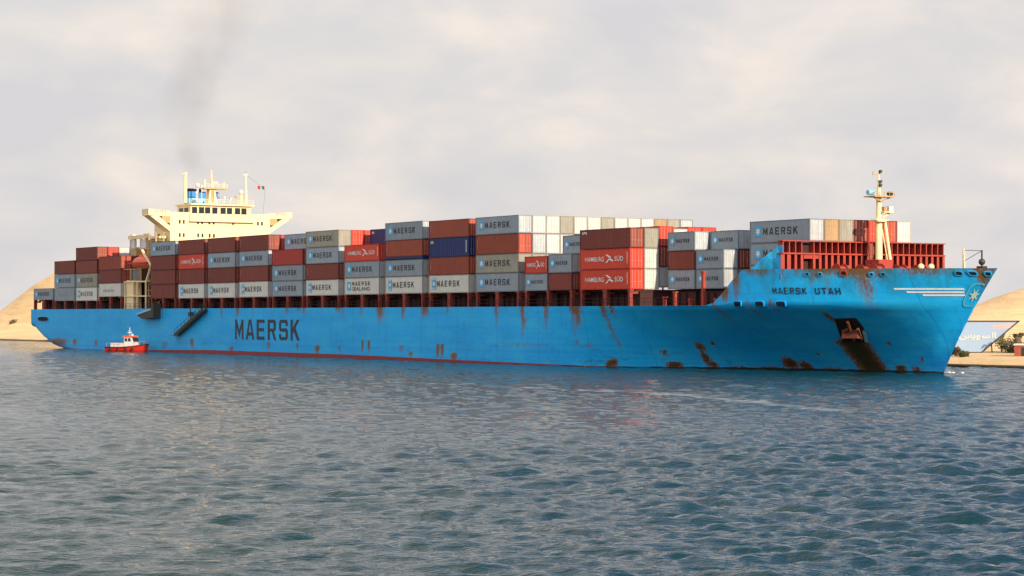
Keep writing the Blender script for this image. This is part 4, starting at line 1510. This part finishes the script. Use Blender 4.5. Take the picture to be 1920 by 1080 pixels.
# accommodation ladder slung down the ship's side
al = empty('accommodation_ladder', M_SHIP @ Vector((px2t(331, -0.6), -0.6, y2z(628, px2t(331), 0))), -A)
tag(al, 'dark accommodation ladder slanting down the ship side', 'ladder')
tB, tE = px2t(331, -0.6), px2t(384, -0.6)
zB, zE = y2z(628, tB, -0.6), y2z(580, tE, -0.6)
dl, dz = tE - tB, zE - zB
m_ladder = paint('dark_ladder', (0.060, 0.055, 0.045), 0.7, 0.5, 0.3)
for y in (-0.5, 0.35):
    b = MB().bar((0, y, 0), (dl, y, dz), 0.14, 0.55)
    b.build('stringer', m_ladder, al)
b = MB()
for k in range(26):
    u = k / 25
    b.box(dl * u - 0.2, dl * u + 0.2, -0.43, 0.28, dz * u - 0.05, dz * u + 0.02)
b.build('tread', m_ladder, al)
b = MB()
for y in (-0.5, 0.35):
    b.bar((0, y, 1.0), (dl, y, dz + 1.0), 0.06)
    for k in range(9): b.bar((dl * k / 8, y, dz * k / 8), (dl * k / 8, y, dz * k / 8 + 1.0), 0.06)
b.build('handrail', m_ladder, al)
b = MB().box(-1.6, 0.3, -0.6, 0.5, -0.12, 0.0)
b.build('bottom_platform', m_ladder, al)
b = MB()
tp_ = px2t(357, -0.6) - tB
b.tube((tp_, 0, y2z(600, tB + tp_, 0) - zB), (tp_, 0, y2z(578, tB + tp_, 0) - zB), 0.12, n=6)
b.box(tp_ - 0.5, tp_ + 0.5, -0.3, 0.4, y2z(592, tB + tp_, 0) - zB, y2z(585, tB + tp_, 0) - zB)
b.build('hoist_fall', m_ladder, al)
# stowed gangway head beneath the boat deck
tg0, tg1 = px2t(258, -1.2), px2t(290, -1.2)
gw = empty('gangway_stub', M_SHIP @ Vector((tg0, -1.2, y2z(593, tg0, -1.2))), -A)
tag(gw, 'short blue topped gangway stub over the deck edge below the lifeboat', 'gangway')
lw = tg1 - tg0
b = MB()
b.prism([(0, 0.55), (lw - 1.2, 1.6), (lw - 1.2, 1.25), (0.2, 0.25)], lambda u, v, d: (u, d, v), -0.35, 1.15)
b.build('top_plate', m_funnel_light, gw)
b = MB()
b.prism([(0.2, 0.22), (lw - 1.1, 1.2), (lw - 1.1, -0.3), (lw * 0.35, -0.55)], lambda u, v, d: (u, d, v), -0.30, 1.10)
b.build('underframe', m_ladder, gw)
b = MB().box(lw - 1.05, lw + 0.2, -0.4, 1.25, -0.3, 2.6)
b.build('end_bracket', m_ladder, gw)

# ------------------------------------------------------------------ pilot boat
bp = at(241, 659, 438.0)
pb = empty('pilot_boat', (bp.x, bp.y, 0), R(-24))
tag(pb, 'small red workboat with white cabin running beside the ship stern', 'boat')
PL = 9.6
b = MB()
secs = 15
v = []
for i in range(secs):
    u = i / (secs - 1)
    x = (u - 0.5) * PL
    hw = 1.6 * min(1, (1 - u) / 0.42) ** 0.62 * (0.85 + 0.15 * min(1, u / 0.2)) + 0.02
    sh = 1.0 + 0.62 * max(0, (u - 0.35) / 0.65) ** 1.6
    rake = 0.9 * max(0, u - 0.6) / 0.4
    v += [(x - rake * 0.9, 0, -0.5), (x - rake * 0.7, -hw * 0.72, -0.25), (x - rake * 0.3, -hw * 0.92, 0.35), (x, -hw, sh), (x, -hw + 0.1 * min(1, hw), sh), (x, 0, sh - 0.12), (x, hw - 0.1 * min(1, hw), sh), (x, hw, sh), (x - rake * 0.3, hw * 0.92, 0.35), (x - rake * 0.7, hw * 0.72, -0.25)]
k = 10
b.add(v, [(i * k + j, (i + 1) * k + j, (i + 1) * k + (j + 1) % k, i * k + (j + 1) % k) for i in range(secs - 1) for j in range(k)] + [tuple(range(k)), tuple(range((secs - 1) * k, secs * k))])
b.build('boat_hull', m_boatred, pb)
b = MB()
for sgn in (-1, 1):
    for i in range(secs - 1):
        a_, c_ = Vector(v[i * k + (3 if sgn < 0 else 7)]), Vector(v[(i + 1) * k + (3 if sgn < 0 else 7)])
        b.bar(a_ + Vector((0, sgn * 0.04, -0.05)), c_ + Vector((0, sgn * 0.04, -0.05)), 0.12, 0.16)
b.build('rubbing_strake', m_rubber, pb)
b = MB()
b.prism([(-0.5, 1.0), (2.0, 1.0), (1.7, 2.1), (1.35, 3.0), (-0.4, 3.0)], lambda u, w, d: (u, d, w), -1.0, 1.0)
cab = b.build('cabin', m_boatwhite, pb)
b = MB()
b.prism([(1.98, 2.05), (1.66, 2.08), (1.36, 2.85), (1.55, 2.85)], lambda u, w, d: (u, d, w), -0.85, 0.85)
b.build('window', m_glass, cab)
for x in (-0.25, 0.55):
    b = MB().box(x, x + 0.6, -1.02, 1.02, 2.1, 2.75)
    b.build('window', m_glass, cab)
b = MB().prism([(-0.7, 3.0), (1.7, 3.0), (1.5, 3.22), (-0.6, 3.22)], lambda u, w, d: (u, d, w), -1.15, 1.15)
b.build('cabin_roof', m_orange, pb)
b = MB().box(-3.7, -0.52, -0.9, 0.9, 0.9, 1.75)
b.build('aft_deck_box', m_boatwhite, pb)
b = MB()
b.tube((0.3, 0, 3.2), (0.3, 0, 4.9), 0.06, n=6)
b.bar((0.3, -0.6, 4.2), (0.3, 0.6, 4.2), 0.07)
b.tube((0.9, 0, 3.2), (0.9, 0, 3.6), 0.25, 0.2, n=8)
b.build('mast', m_boatwhite, pb)
b = MB().box(0.15, 0.5, -0.5, 0.5, 3.75, 3.95)
b.build('radar', m_boatwhite, pb)
b = MB()
for sgn in (-1, 1):
    pts = [(2.2, 1.1), (3.2, .95), (4.0, .6), (4.6, .15)]
    for (xa_, ya_), (xb2, yb2) in zip(pts[:-1], pts[1:]):
        b.bar((xa_, sgn * ya_, 2.1), (xb2, sgn * yb2, 2.2), 0.05)
        b.bar((xa_, sgn * ya_, 1.2), (xa_, sgn * ya_, 2.1), 0.05)
    b.bar((-4.4, sgn * 1.2, 1.8), (-0.6, sgn * 1.3, 1.8), 0.05)
    for x in (-4.4, -3.4, -2.4, -1.4): b.bar((x, sgn * 1.22, 0.95), (x, sgn * 1.22, 1.8), 0.05)
b.build('rail', m_bar, pb)
b = MB()
for x in (-3.2, -1.5, 0.4, 2.0):
    b.tube((x, -1.62, 0.35), (x, -1.62, 0.9), 0.17, n=8)
b.build('fender', m_rubber, pb)

# ------------------------------------------------------------------ canal bank and dunes
def shore_xy(t, q):   # t along the canal, q metres inland of the quay edge
    p = 43.0 + q + (2.5 if t > 200 else -2.0 + 4.5 * ssm(-20, 200, t))
    return OX + t * CA + p * SA, OY - t * SA + p * CA
def vnoise(x, y, seed):
    r = np.random.default_rng(seed)
    out_ = np.zeros_like(x)
    for k in range(7):
        th, f_ = r.uniform(0, 2 * math.pi), 2 * math.pi / r.uniform(9, 60)
        out_ += np.sin((x * math.cos(th) + y * math.sin(th)) * f_ + r.uniform(0, 6.28)) * r.uniform(0.4, 1)
    return out_ / 7
tg = np.concatenate([np.arange(-700, -150, 12), np.arange(-150, 420, 2.5), np.arange(420, 900, 14)])
qg = np.array([-0.4, -0.38, 0.0, 0.4, 2, 4, 6, 8] + list(np.arange(10, 130, 2.5)) + list(np.arange(130, 500, 9)))
TT, QQ = np.meshgrid(tg, qg, indexing='ij')
PP = 43.0 + QQ + np.where(TT > 200, 2.5, -2.0 + 4.5 * np.clip((TT + 20) / 220, 0, 1) ** 2 * (3 - 2 * np.clip((TT + 20) / 220, 0, 1)))
XX = OX + TT * CA + PP * SA
YY = OY - TT * SA + PP * CA
nn = vnoise(XX, YY, 3)
ZZ = 0.45 + 0.95 * np.clip(QQ / 5.0, 0, 1) + np.clip(QQ - 8, 0, 40) * 0.045 + nn * 0.5 * np.clip(QQ / 20, 0, 1)
def sstep(a, b, x):
    u = np.clip((x - a) / (b - a), 0, 1)
    return u * u * (3 - 2 * u)
n2_ = vnoise(XX * 2.3, YY * 2.3, 9)
# spoil heaps: left one climbs toward the ship, right one climbs away from it
hl = np.clip(10.5 + (XX + 165) * 0.52, 3.5, 27) * (1 - 0.75 * sstep(-118, -70, XX))
ZZ += (hl - 2) * sstep(0, 1, (YY + 0.25 * XX - 620 + 6 * nn) / 40.0) ** 0.8 * (XX < 0) * np.clip((QQ - 10) / 20, 0, 1)
hr = np.clip(5.2 + (XX - 92) * 0.34, 0.0, 20)
ZZ += hr * sstep(0, 1, (YY - 402 + 4 * nn) / 34.0) ** 0.8 * (1 - sstep(446, 480, YY)) * np.clip((QQ - 10) / 25, 0, 1) * (XX > 0)
ZZ += (0.7 * n2_ + 0.8 * nn) * np.clip((QQ - 16) / 30, 0, 1)
ZZ[:, 0] = -1.5
ZZ[:, 1] = 0.40
ZZ[:, 2] = 0.45
nT, nQ = len(tg), len(qg)
vv = np.stack([XX.ravel(), YY.ravel(), ZZ.ravel()], 1)
idx = np.arange(nT * nQ).reshape(nT, nQ)
ff = np.stack([idx[:-1, :-1], idx[1:, :-1], idx[1:, 1:], idx[:-1, 1:]], -1).reshape(-1, 4)
me = bpy.data.meshes.new('sandy_bank')
me.from_pydata(vv.tolist(), [], ff.tolist())
me.polygons.foreach_set('use_smooth', [True] * len(me.polygons))
m_sand, t_, b_ = new_mat('sand')
l = t_.links.new
tcn = N(t_, 'ShaderNodeTexCoord')
sp = N(t_, 'ShaderNodeSeparateXYZ')
l(tcn.outputs['Object'], sp.inputs[0])
na = noise(mapn((0.05, 0.05, 0.5)), 1.0, 8.0, 0.65)
ra = ramp(t_, [(0.30, (0.62, 0.42, 0.20)), (0.55, (0.78, 0.54, 0.28)), (0.75, (0.85, 0.61, 0.34))])
l(na.outputs[0], ra.inputs[0])
n3 = noise(mapn((0.22, 0.22, 1.4)), 1.0, 8.0, 0.75)
r3 = ramp(t_, [(0.60, 0.0), (0.68, 0.6)])
l(n3.outputs[0], r3.inputs[0])
cs = mixc(r3.outputs[0], ra.outputs[0], (0.34, 0.23, 0.13))
wet = N(t_, 'ShaderNodeMapRange', i_1=0.55, i_2=0.15)
l(math_('ADD', sp.outputs[2], math_('MULTIPLY', math_('SUBTRACT', n3.outputs[0], 0.5), 0.5)), wet.inputs[0])
cs = mixc(wet.outputs[0], cs, (0.045, 0.035, 0.025))
l(cs, b_.inputs['Base Color'])
b_.inputs['Roughness'].default_value = 0.95
b_.inputs['Specular IOR Level'].default_value = 0.1
bmp = N(t_, 'ShaderNodeBump', i_Strength=0.9, i_Distance=0.5)
l(n3.outputs[0], bmp.inputs['Height'])
l(bmp.outputs[0], b_.inputs['Normal'])
me.materials.append(m_sand)
bank = link('sandy_bank', me)
tag(bank, kind='structure')


def ground_z(x, y):
    dx, dy = x - OX, y - OY
    t, p = dx * CA - dy * SA, dx * SA + dy * CA
    i = int(np.argmin(abs(tg - t)))
    off = 43.0 + (2.5 if t > 200 else -2.0 + 4.5 * ssm(-20, 200, t))
    j = int(np.argmin(abs(qg - (p - off))))
    return float(ZZ[i, j])


# quay wall face, thin coping along the water
b = MB()
for k in range(60):
    ta_ = -100 + k * 10
    a_ = [Vector((*shore_xy(ta_ + 0.05, -0.75), 0)), Vector((*shore_xy(ta_ + 9.95, -0.75), 0)), Vector((*shore_xy(ta_ + 9.95, 0.25), 0)), Vector((*shore_xy(ta_ + 0.05, 0.25), 0))]
    v = [q + Vector((0, 0, -1.2)) for q in a_] + [q + Vector((0, 0, 0.5)) for q in a_]
    b.add(v, [(3, 2, 1, 0), (4, 5, 6, 7), (0, 1, 5, 4), (1, 2, 6, 5), (2, 3, 7, 6), (3, 0, 4, 7)])
qw = b.build('quay_wall', m_sand)
tag(qw, 'low sand coloured quay wall along the far waterline', 'quay wall')

# billboard shaped like a ship's bow
DB = 332.0
def bb(x, y): return at(x, y, DB)
sg = empty('billboard', (bb(1830, 662).x, DB, 0), 0)
tag(sg, 'pale blue bow shaped billboard with Arabic lettering on the sandy bank', 'billboard')
ox = bb(1830, 662).x
def lp(x, y, d=0.0):
    q = bb(x, y)
    return (q.x - ox, -d, q.z)
m_bb = paint('billboard_blue', (0.27, 0.37, 0.50), 0.5, 0.15, scale=0.2)
m_bbdark = paint('billboard_frame', (0.035, 0.040, 0.060), 0.5, 0.2)
m_bbtext = paint('billboard_lettering', (0.60, 0.57, 0.44), 0.5, 0.15)
m_bbpink = paint('billboard_swoosh', (0.60, 0.36, 0.30), 0.5, 0.15)
pts = [(1700, 603), (1908, 603), (1840, 660), (1700, 660)]
b = MB()
v = [lp(x, y, 0.0) for x, y in pts] + [lp(x, y, 0.4) for x, y in pts]
b.add(v, [(0, 1, 2, 3), (7, 6, 5, 4), (0, 4, 5, 1), (1, 5, 6, 2), (2, 6, 7, 3), (3, 7, 4, 0)])
b.build('panel', m_bb, sg)
b = MB()
for (xa, ya), (xb, yb) in zip([(1700, 602.2), (1909, 602.2), (1840, 661)], [(1911, 602.2), (1839, 661), (1700, 661)]):
    b.bar(lp(xa, ya, 0.2), lp(xb, yb, 0.2), 0.55, 0.20)
b.build('frame', m_bbdark, sg)
b = MB()
v = [lp(*q, 0.42) for q in ((1850, 612), (1880, 607.5), (1905, 605.5), (1900, 609.5), (1875, 612.5))]
b.add(v, [(0, 1, 2, 3, 4)])
v = [lp(*q, 0.42) for q in ((1858, 616.5), (1885, 612.8), (1898, 611.2), (1892, 615), (1870, 616.8))]
b.add(v, [(0, 1, 2, 3, 4)])
b.build('swoosh', m_bbpink, sg)
ar = '\ufeb2\ufef3\ufeee\ufeb4\ufedf\ufe8d \ufe93\ufe8e\ufee8\ufed7'
ar = '\ufeb1\ufef3\ufeee\ufeb4\ufedf\ufe8d'
a0, a1 = lp(1797, 637.5, 0.43), lp(1866, 623, 0.43)
tm = text_mesh('lettering', ar, a1[0] - a0[0], a1[2] - a0[2], m_bbtext, 0.03)
text_shift(tm, a0[0], a0[1], a0[2])
link('lettering', tm, sg)
b = MB()
for x in (1720, 1760, 1800, 1835):
    q = lp(x, 661, -0.3)
    b.box(q[0] - 0.12, q[0] + 0.12, 0.1, 0.4, -0.5, q[2] + 0.1)
for x in (1862, 1880):
    q = lp(x, 640, -0.3)
    b.bar((q[0], 0.4, 1.0), (q[0] - 0.3, 0.3, q[2] + 1.0), 0.16)
b.build('support_post', m_bbdark, sg)

# shrubs and trees on the bank
def leafy(name, mat_, seed):
    m_, t2, b2 = new_mat(name)
    l2 = t2.links.new
    oi = N(t2, 'ShaderNodeTexCoord')
    nz_ = N(t2, 'ShaderNodeTexNoise', i_Scale=1.2, i_Detail=4.0)
    l2(oi.outputs['Object'], nz_.inputs['Vector'])
    rp_ = ramp(t2, [(0.35, tuple(c * 0.6 for c in mat_)), (0.65, tuple(c * 1.5 for c in mat_))])
    l2(nz_.outputs[0], rp_.inputs[0])
    l2(rp_.outputs[0], b2.inputs['Base Color'])
    b2.inputs['Roughness'].default_value = 0.8
    b2.inputs['Specular IOR Level'].default_value = 0.15
    return m_
m_leaf = leafy('dusty_leaf', (0.085, 0.085, 0.035), 1)
m_leaf2 = leafy('brown_leaf', (0.11, 0.075, 0.040), 2)
m_bark = paint('bark', (0.10, 0.065, 0.04), 0.9, 0.4)


def shrub(x, y, D, w, h, label, mat=None, tree=False, seed=1):
    r = random.Random(seed)
    c = at(x, y, D)
    gz = ground_z(c.x, c.y)
    root = empty('tree' if tree else 'shrub', (c.x, c.y, gz))
    tag(root, label, 'tree' if tree else 'shrub', 'trees and shrubs on the sandy bank')
    b = MB()
    tips = []
    nl = 6
    for k in range(nl):
        q = 2 * math.pi * k / nl + r.random()
        e = Vector((math.cos(q) * w * 0.30 * r.uniform(0.5, 1.2), math.sin(q) * w * 0.30, h * r.uniform(0.45, 0.85)))
        base = Vector((0, 0, h * 0.25 if tree else 0))
        b.tube(base, e, 0.03 * h, 0.012 * h, n=5)
        tips.append(e)
    b.tube((0, 0, -0.3), (0, 0, h * 0.5), 0.05 * h, 0.03 * h, n=6)
    b.build('trunk', m_bark, root)
    b = MB()
    clumps = [(t_ + Vector((r.uniform(-.1, .1) * w, r.uniform(-.1, .1) * w, r.uniform(-.05, .1) * h)), r.uniform(0.16, 0.30) * w) for t_ in tips for _ in range(2)]
    if not tree: clumps += [(Vector((r.uniform(-.4, .4) * w, r.uniform(-.3, .3) * w, h * r.uniform(.1, .4))), w * r.uniform(.12, .22)) for _ in range(8)]
    for cc, cr_ in clumps:
        for _ in range(70):
            dv = Vector((r.gauss(0, 1), r.gauss(0, 1), r.gauss(0, 0.75)))
            dv = dv.normalized() * cr_ * r.random() ** 0.4
            pz = cc + dv
            if pz.z < 0.02: continue
            s1 = r.uniform(0.09, 0.2)
            u_ = Vector((r.gauss(0, 1), r.gauss(0, 1), r.gauss(0, 1))).normalized()
            w2 = u_.orthogonal().normalized()
            b.add([pz - u_ * s1, pz + w2 * s1 * 0.6, pz + u_ * s1, pz - w2 * s1 * 0.6], [(0, 1, 2, 3)])
    b.build('crown', mat or m_leaf, root)
    return root


# x, base y, depth, width, height
shrub(1893, 655, 330, 4.0, 2.3, 'dense olive shrub right of the billboard slant', m_leaf, seed=3)
shrub(1916, 654, 328, 2.8, 1.7, 'dark low shrub at the right edge behind the quay', m_leaf2, seed=4)
shrub(1850, 590, 395, 3.4, 2.4, 'brown bushy tree on the dune foot above the billboard', m_leaf2, True, 5)
shrub(1872, 588, 398, 1.9, 1.2, 'small green shrub between the brown tree and the round one', m_leaf, seed=6)
shrub(1877, 586, 402, 1.4, 1.9, 'small round tree on the sand right of the brown tree', m_leaf2, True, 8)
shrub(1905, 588, 392, 1.2, 1.3, 'thin dry shrub at the foot of the right dune', m_leaf2, seed=9)
shrub(1915, 586, 396, 1.0, 1.0, 'tiny dry shrub at the right edge of the dune', m_leaf2, seed=12)
shrub(1792, 661, 322, 1.6, 1.2, 'reddish brown shrub below the left end of the billboard', m_leaf2, seed=10)
shrub(1808, 664, 318, 1.5, 0.6, 'low green shrub under the billboard', m_leaf, seed=11)
shrub(30, 612, 680, 4.0, 1.3, 'flat dry shrub on the left dune slope', m_leaf2, seed=13)
# small red hut at the right edge
c = at(1922, 672, 316)
ht = empty('hut', (c.x, c.y, ground_z(c.x, c.y)), R(-20))
tag(ht, 'small faded red hut on the quay at the right edge', 'hut')
b = MB().box(-1.4, 1.4, -1, 1, -0.2, 1.5)
b.build('wall', paint('faded_red_wall', (0.35, 0.09, 0.06), 0.7, 0.4), ht)
b = MB().prism([(-1.6, 1.5), (1.6, 1.5), (1.4, 1.75), (-1.4, 1.75)], lambda u, w, d: (u, d, w), -1.15, 1.15)
b.build('roof', m_boatwhite, ht)
b = MB().box(-0.4, 0.3, -1.03, -0.99, -0.1, 1.2)
b.build('door', m_darkmetal, ht)

# ------------------------------------------------------------------ water
def polar():
    rad = [18.0]
    while rad[-1] < 760:
        rad.append(rad[-1] * 1.0022 if rad[-1] > 50 else rad[-1] * 1.012)
    while rad[-1] < 9000: rad.append(rad[-1] * 1.12)
    th = np.concatenate([np.linspace(-180, -24, 40)[:-1], np.linspace(-24, -16.5, 30)[:-1], np.arange(-16.5, 16.5, 0.062), np.linspace(16.5, 24, 30)[1:], np.linspace(24, 180, 40)[1:-1]])
    return np.array(rad), np.radians(th)
rad, th = polar()
RR, TH = np.meshgrid(rad, th, indexing='ij')
X, Y_ = RR * np.sin(TH), RR * np.cos(TH)
dr = np.gradient(rad)[:, None] * np.ones_like(TH)
dth = RR * np.gradient(th)[None, :]
spc = np.maximum(dr, dth)
Z = np.zeros_like(X)
r = np.random.default_rng(5)
NW = 110
# wind patches modulate the chop
gust = 0.5 + 0.5 * np.clip(vnoise(X * 0.35, Y_ * 0.22, 21) * 2.2, -1, 1)
main = R(-94)
lee = 0.76 + 0.24 * sstep(-14, 16, X + 0.08 * Y_ + 10 * vnoise(X * 0.3, Y_ * 0.15, 31))
for k in range(NW):
    lam = math.exp(r.uniform(math.log(0.42), math.log(5.0)))
    a_ = main + r.normal(0, 0.60)
    kx, ky = math.cos(a_) * 2 * math.pi / lam, math.sin(a_) * 2 * math.pi / lam
    slope = 0.039 * (1.0 if lam < 3.0 else (3.0 / lam) ** 1.2)
    amp = slope * lam / (2 * math.pi)
    ph = r.uniform(0, 6.28)
    fade = np.clip(lam / (2.6 * spc) - 0.6, 0, 1)
    arg = X * kx + Y_ * ky + ph
    wv = np.sin(arg + 0.30 * np.cos(arg))
    Z += amp * wv * fade * (0.45 + 0.8 * gust) * lee
lx = np.array([q.x for q in (at(x, y, CAMH * F / (y - YH)) for x, y in ((300, 708), (760, 719), (1190, 738), (1560, 773), (1950, 793)))])
ly = np.array([q.y for q in (at(x, y, CAMH * F / (y - YH)) for x, y in ((300, 708), (760, 719), (1190, 738), (1560, 773), (1950, 793)))])
beyond = sstep(-2, 14, Y_ - np.interp(X, lx, ly, left=ly[0], right=ly[-1]))
Z *= np.clip(1.15 - RR / 2500, 0.2, 1) * (1 - 0.12 * beyond)
lee = lee * (1 - 0.15 * beyond)
# foam slick line (attribute)
line = [at(x, y, CAMH * F / (y - YH)) for x, y in ((560, 716), (760, 719), (955, 727), (1190, 738), (1300, 745), (1400, 756), (1480, 764), (1560, 773), (1700, 782), (1950, 793))]
foam = np.zeros_like(X)
for a_, c_, wgt in zip(line[:-1], line[1:], (.5, .6, .75, .95, 1, 1, .85, .6, .5)):
    ax, ay, bx_, by = a_.x, a_.y, c_.x, c_.y
    L2 = (bx_ - ax) ** 2 + (by - ay) ** 2
    u = np.clip(((X - ax) * (bx_ - ax) + (Y_ - ay) * (by - ay)) / L2, 0, 1)
    dd = np.hypot(X - ax - u * (bx_ - ax), Y_ - ay - u * (by - ay))
    foam = np.maximum(foam, wgt * np.clip(1.25 - dd / 1.7, 0, 1))
nR, nTh = RR.shape
vv = np.stack([X.ravel(), Y_.ravel(), Z.ravel()], 1)
idx = np.arange(nR * nTh).reshape(nR, nTh)
nx = np.roll(idx, -1, axis=1)
quads = np.stack([idx[:-1], idx[1:], nx[1:], nx[:-1]], -1).reshape(-1, 4)[:, ::-1]
me = bpy.data.meshes.new('water')
nv, nf = len(vv) + 1, len(quads) + nTh
me.vertices.add(nv)
me.vertices.foreach_set('co', np.concatenate([vv, [[0, 0, 0]]]).astype(np.float32).ravel())
tri = np.stack([np.full(nTh, nv - 1), nx[0], idx[0]], -1)
loops = np.concatenate([quads.ravel(), tri.ravel()]).astype(np.int32)
me.loops.add(len(loops))
me.loops.foreach_set('vertex_index', loops)
me.polygons.add(nf)
starts = np.concatenate([np.arange(len(quads)) * 4, len(quads) * 4 + np.arange(nTh) * 3]).astype(np.int32)
me.polygons.foreach_set('loop_start', starts)
me.polygons.foreach_set('use_smooth', [True] * nf)
me.update()
me.validate()
fa = me.attributes.new('foam', 'FLOAT', 'POINT')
fa.data.foreach_set('value', np.append(foam.ravel(), 0).astype(np.float32))
ca = me.attributes.new('chop', 'FLOAT', 'POINT')
ca.data.foreach_set('value', np.append((lee * (0.75 + 0.5 * gust) * (1 + 0.9 * sstep(90, 260, RR))).ravel(), 1).astype(np.float32))
m_water, t_, b_ = new_mat('canal_water')
l = t_.links.new
tcn = N(t_, 'ShaderNodeTexCoord')
b_.inputs['Base Color'].default_value = (0.003, 0.027, 0.031, 1)
b_.inputs['Roughness'].default_value = 0.05
b_.inputs['IOR'].default_value = 1.333
def rot(scale, ang):
    m_ = mapn(scale)
    m_.inputs['Rotation'].default_value = (0, 0, ang)
    return m_
w1 = noise(rot((0.55, 1.7, 1), R(9)), 2.4, 3.0, 0.6)
w2 = noise(rot((0.55, 1.7, 1), R(-9)), 7.0, 2.0, 0.5)
hsum = math_('ADD', math_('MULTIPLY', w1.outputs[0], 0.11), math_('MULTIPLY', w2.outputs[0], 0.022))
bmp = N(t_, 'ShaderNodeBump', i_Strength=1.0, i_Distance=1.0)
hsum = math_('MULTIPLY', hsum, attr('chop'))
l(hsum, bmp.inputs['Height'])
l(bmp.outputs[0], b_.inputs['Normal'])
fn = noise(mapn((0.9, 0.9, 0.9)), 1.4, 6.0, 0.7)
ff_ = N(t_, 'ShaderNodeMapRange', i_1=0.32, i_2=0.62)
l(math_('MULTIPLY', attr('foam'), math_('ADD', fn.outputs[0], 0.25)), ff_.inputs[0])
fcol = mixc(math_('MULTIPLY', ff_.outputs[0], 0.32), (0.003, 0.027, 0.031), (0.36, 0.40, 0.38))
l(fcol, b_.inputs['Base Color'])
me.materials.append(m_water)
wat = link('water', me)
tag(wat, kind='structure')

# bow wave and hull-side foam: small broken patches
m_foam = paint('foam', (0.72, 0.74, 0.74), 0.8, 0.15)
b = MB()
r = random.Random(4)
for x, y, w, n in ((1766, 700.5, 2.2, 26), (1645, 698.5, 1.0, 7), (1427, 693.5, 1.6, 9), (1390, 693, .8, 5), (1205, 689.5, 1.4, 10), (1110, 688, .9, 6), (272, 659, 2.4, 16)):
    c = at(x, y, CAMH * F / (y - YH))
    for _ in range(n):
        q = c + Vector((r.gauss(0, w * .5), r.gauss(0, w * .6), 0))
        s1 = r.uniform(0.10, 0.34)
        b.ball((q.x, q.y, r.uniform(-0.02, 0.14)), s1, n=7, m=4, sz=0.5)
fo = b.build('foam', m_foam)
tag(fo, 'white broken foam at the bow and along the hull', kind='stuff')

# ------------------------------------------------------------------ smoke from the funnels
base = M_SHIP @ Vector((TFN - 1, fp(366), fz(352)))
D0 = base.y
pth = [(368, 353, 1.2), (364, 325, 2.6), (356, 290, 4.4), (352, 250, 5.6), (350, 215, 6.6), (362, 175, 7.4), (378, 130, 8.4), (398, 80, 9.6), (415, 30, 10.8), (428, -30, 12), (440, -90, 13)]
b = MB()
K = 16
v = []
for i, (x, y, rr) in enumerate(pth):
    c = at(x, y, D0)
    for k in range(K):
        q = 2 * math.pi * k / K
        w = rr * (1 + 0.18 * math.sin(3 * q + i * 1.3) + 0.10 * math.sin(5 * q - i * 2.1))
        v.append((c.x + w * math.cos(q), c.y + w * math.sin(q) * 0.8, c.z))
n = len(pth)
b.add(v, [(i * K + k, i * K + (k + 1) % K, (i + 1) * K + (k + 1) % K, (i + 1) * K + k) for i in range(n - 1) for k in range(K)] + [tuple(range(K - 1, -1, -1)), tuple(range((n - 1) * K, n * K))])
m_smoke = bpy.data.materials.new('funnel_smoke')
m_smoke.use_nodes = True
t_ = m_smoke.node_tree
t_.nodes.clear()
l = t_.links.new
o_ = N(t_, 'ShaderNodeOutputMaterial')
pv = N(t_, 'ShaderNodeVolumePrincipled')
pv.inputs['Color'].default_value = (0.46, 0.38, 0.31, 1)
pv.inputs['Anisotropy'].default_value = 0.2
tcn = N(t_, 'ShaderNodeTexCoord')
ns = noise(mapn((1, 1, 0.7)), 0.16, 5.0, 0.62)
sp = N(t_, 'ShaderNodeSeparateXYZ')
l(tcn.outputs['Object'], sp.inputs[0])
rs = N(t_, 'ShaderNodeMapRange', i_1=0.38, i_2=0.72, i_3=0.0, i_4=1.0)
l(ns.outputs[0], rs.inputs[0])
fz_ = N(t_, 'ShaderNodeMapRange', i_1=float(base.z), i_2=float(base.z + 62), i_3=0.055, i_4=0.005)
l(sp.outputs[2], fz_.inputs[0])
# plume thins out from its wandering axis
zt0, zt1 = float(base.z), at(440, -90, D0).z
un = N(t_, 'ShaderNodeMapRange', i_1=zt0, i_2=zt1)
l(sp.outputs[2], un.inputs[0])
stops = []
for x, y, rr in pth:
    c = at(x, y, D0)
    stops.append(((c.z - zt0) / (zt1 - zt0), (c.x + 100) / 100, rr / 100))
axr = ramp(t_, [(max(0, a_), (b_2, c_, 0.0)) for a_, b_2, c_ in stops])
l(un.outputs[0], axr.inputs[0])
sx_ = N(t_, 'ShaderNodeSeparateColor')
l(axr.outputs[0], sx_.inputs[0])
cxw = math_('SUBTRACT', math_('MULTIPLY', sx_.outputs[0], 100.0), 100.0)
wobble = noise(mapn((1, 1, 1)), 0.10, 3.0, 0.5)
dx_ = math_('ADD', math_('SUBTRACT', sp.outputs[0], cxw), math_('MULTIPLY', math_('SUBTRACT', wobble.outputs[0], 0.5), 6.0))
dy_ = math_('SUBTRACT', sp.outputs[1], D0)
rd = math_('DIVIDE', math_('SQRT', math_('ADD', math_('MULTIPLY', dx_, dx_), math_('MULTIPLY', dy_, dy_))), math_('MULTIPLY', sx_.outputs[1], 100.0))
fo2 = N(t_, 'ShaderNodeMapRange', i_1=1.0, i_2=0.25)
fo2.interpolation_type = 'SMOOTHSTEP'
l(rd, fo2.inputs[0])
l(math_('MULTIPLY', math_('MULTIPLY', math_('MULTIPLY', rs.outputs[0], fz_.outputs[0]), fo2.outputs[0]), 1.25), pv.inputs['Density'])
l(pv.outputs[0], o_.inputs['Volume'])
sm = b.build('smoke', m_smoke)
tag(sm, 'thin brown smoke plume drifting up from the funnels', kind='stuff')
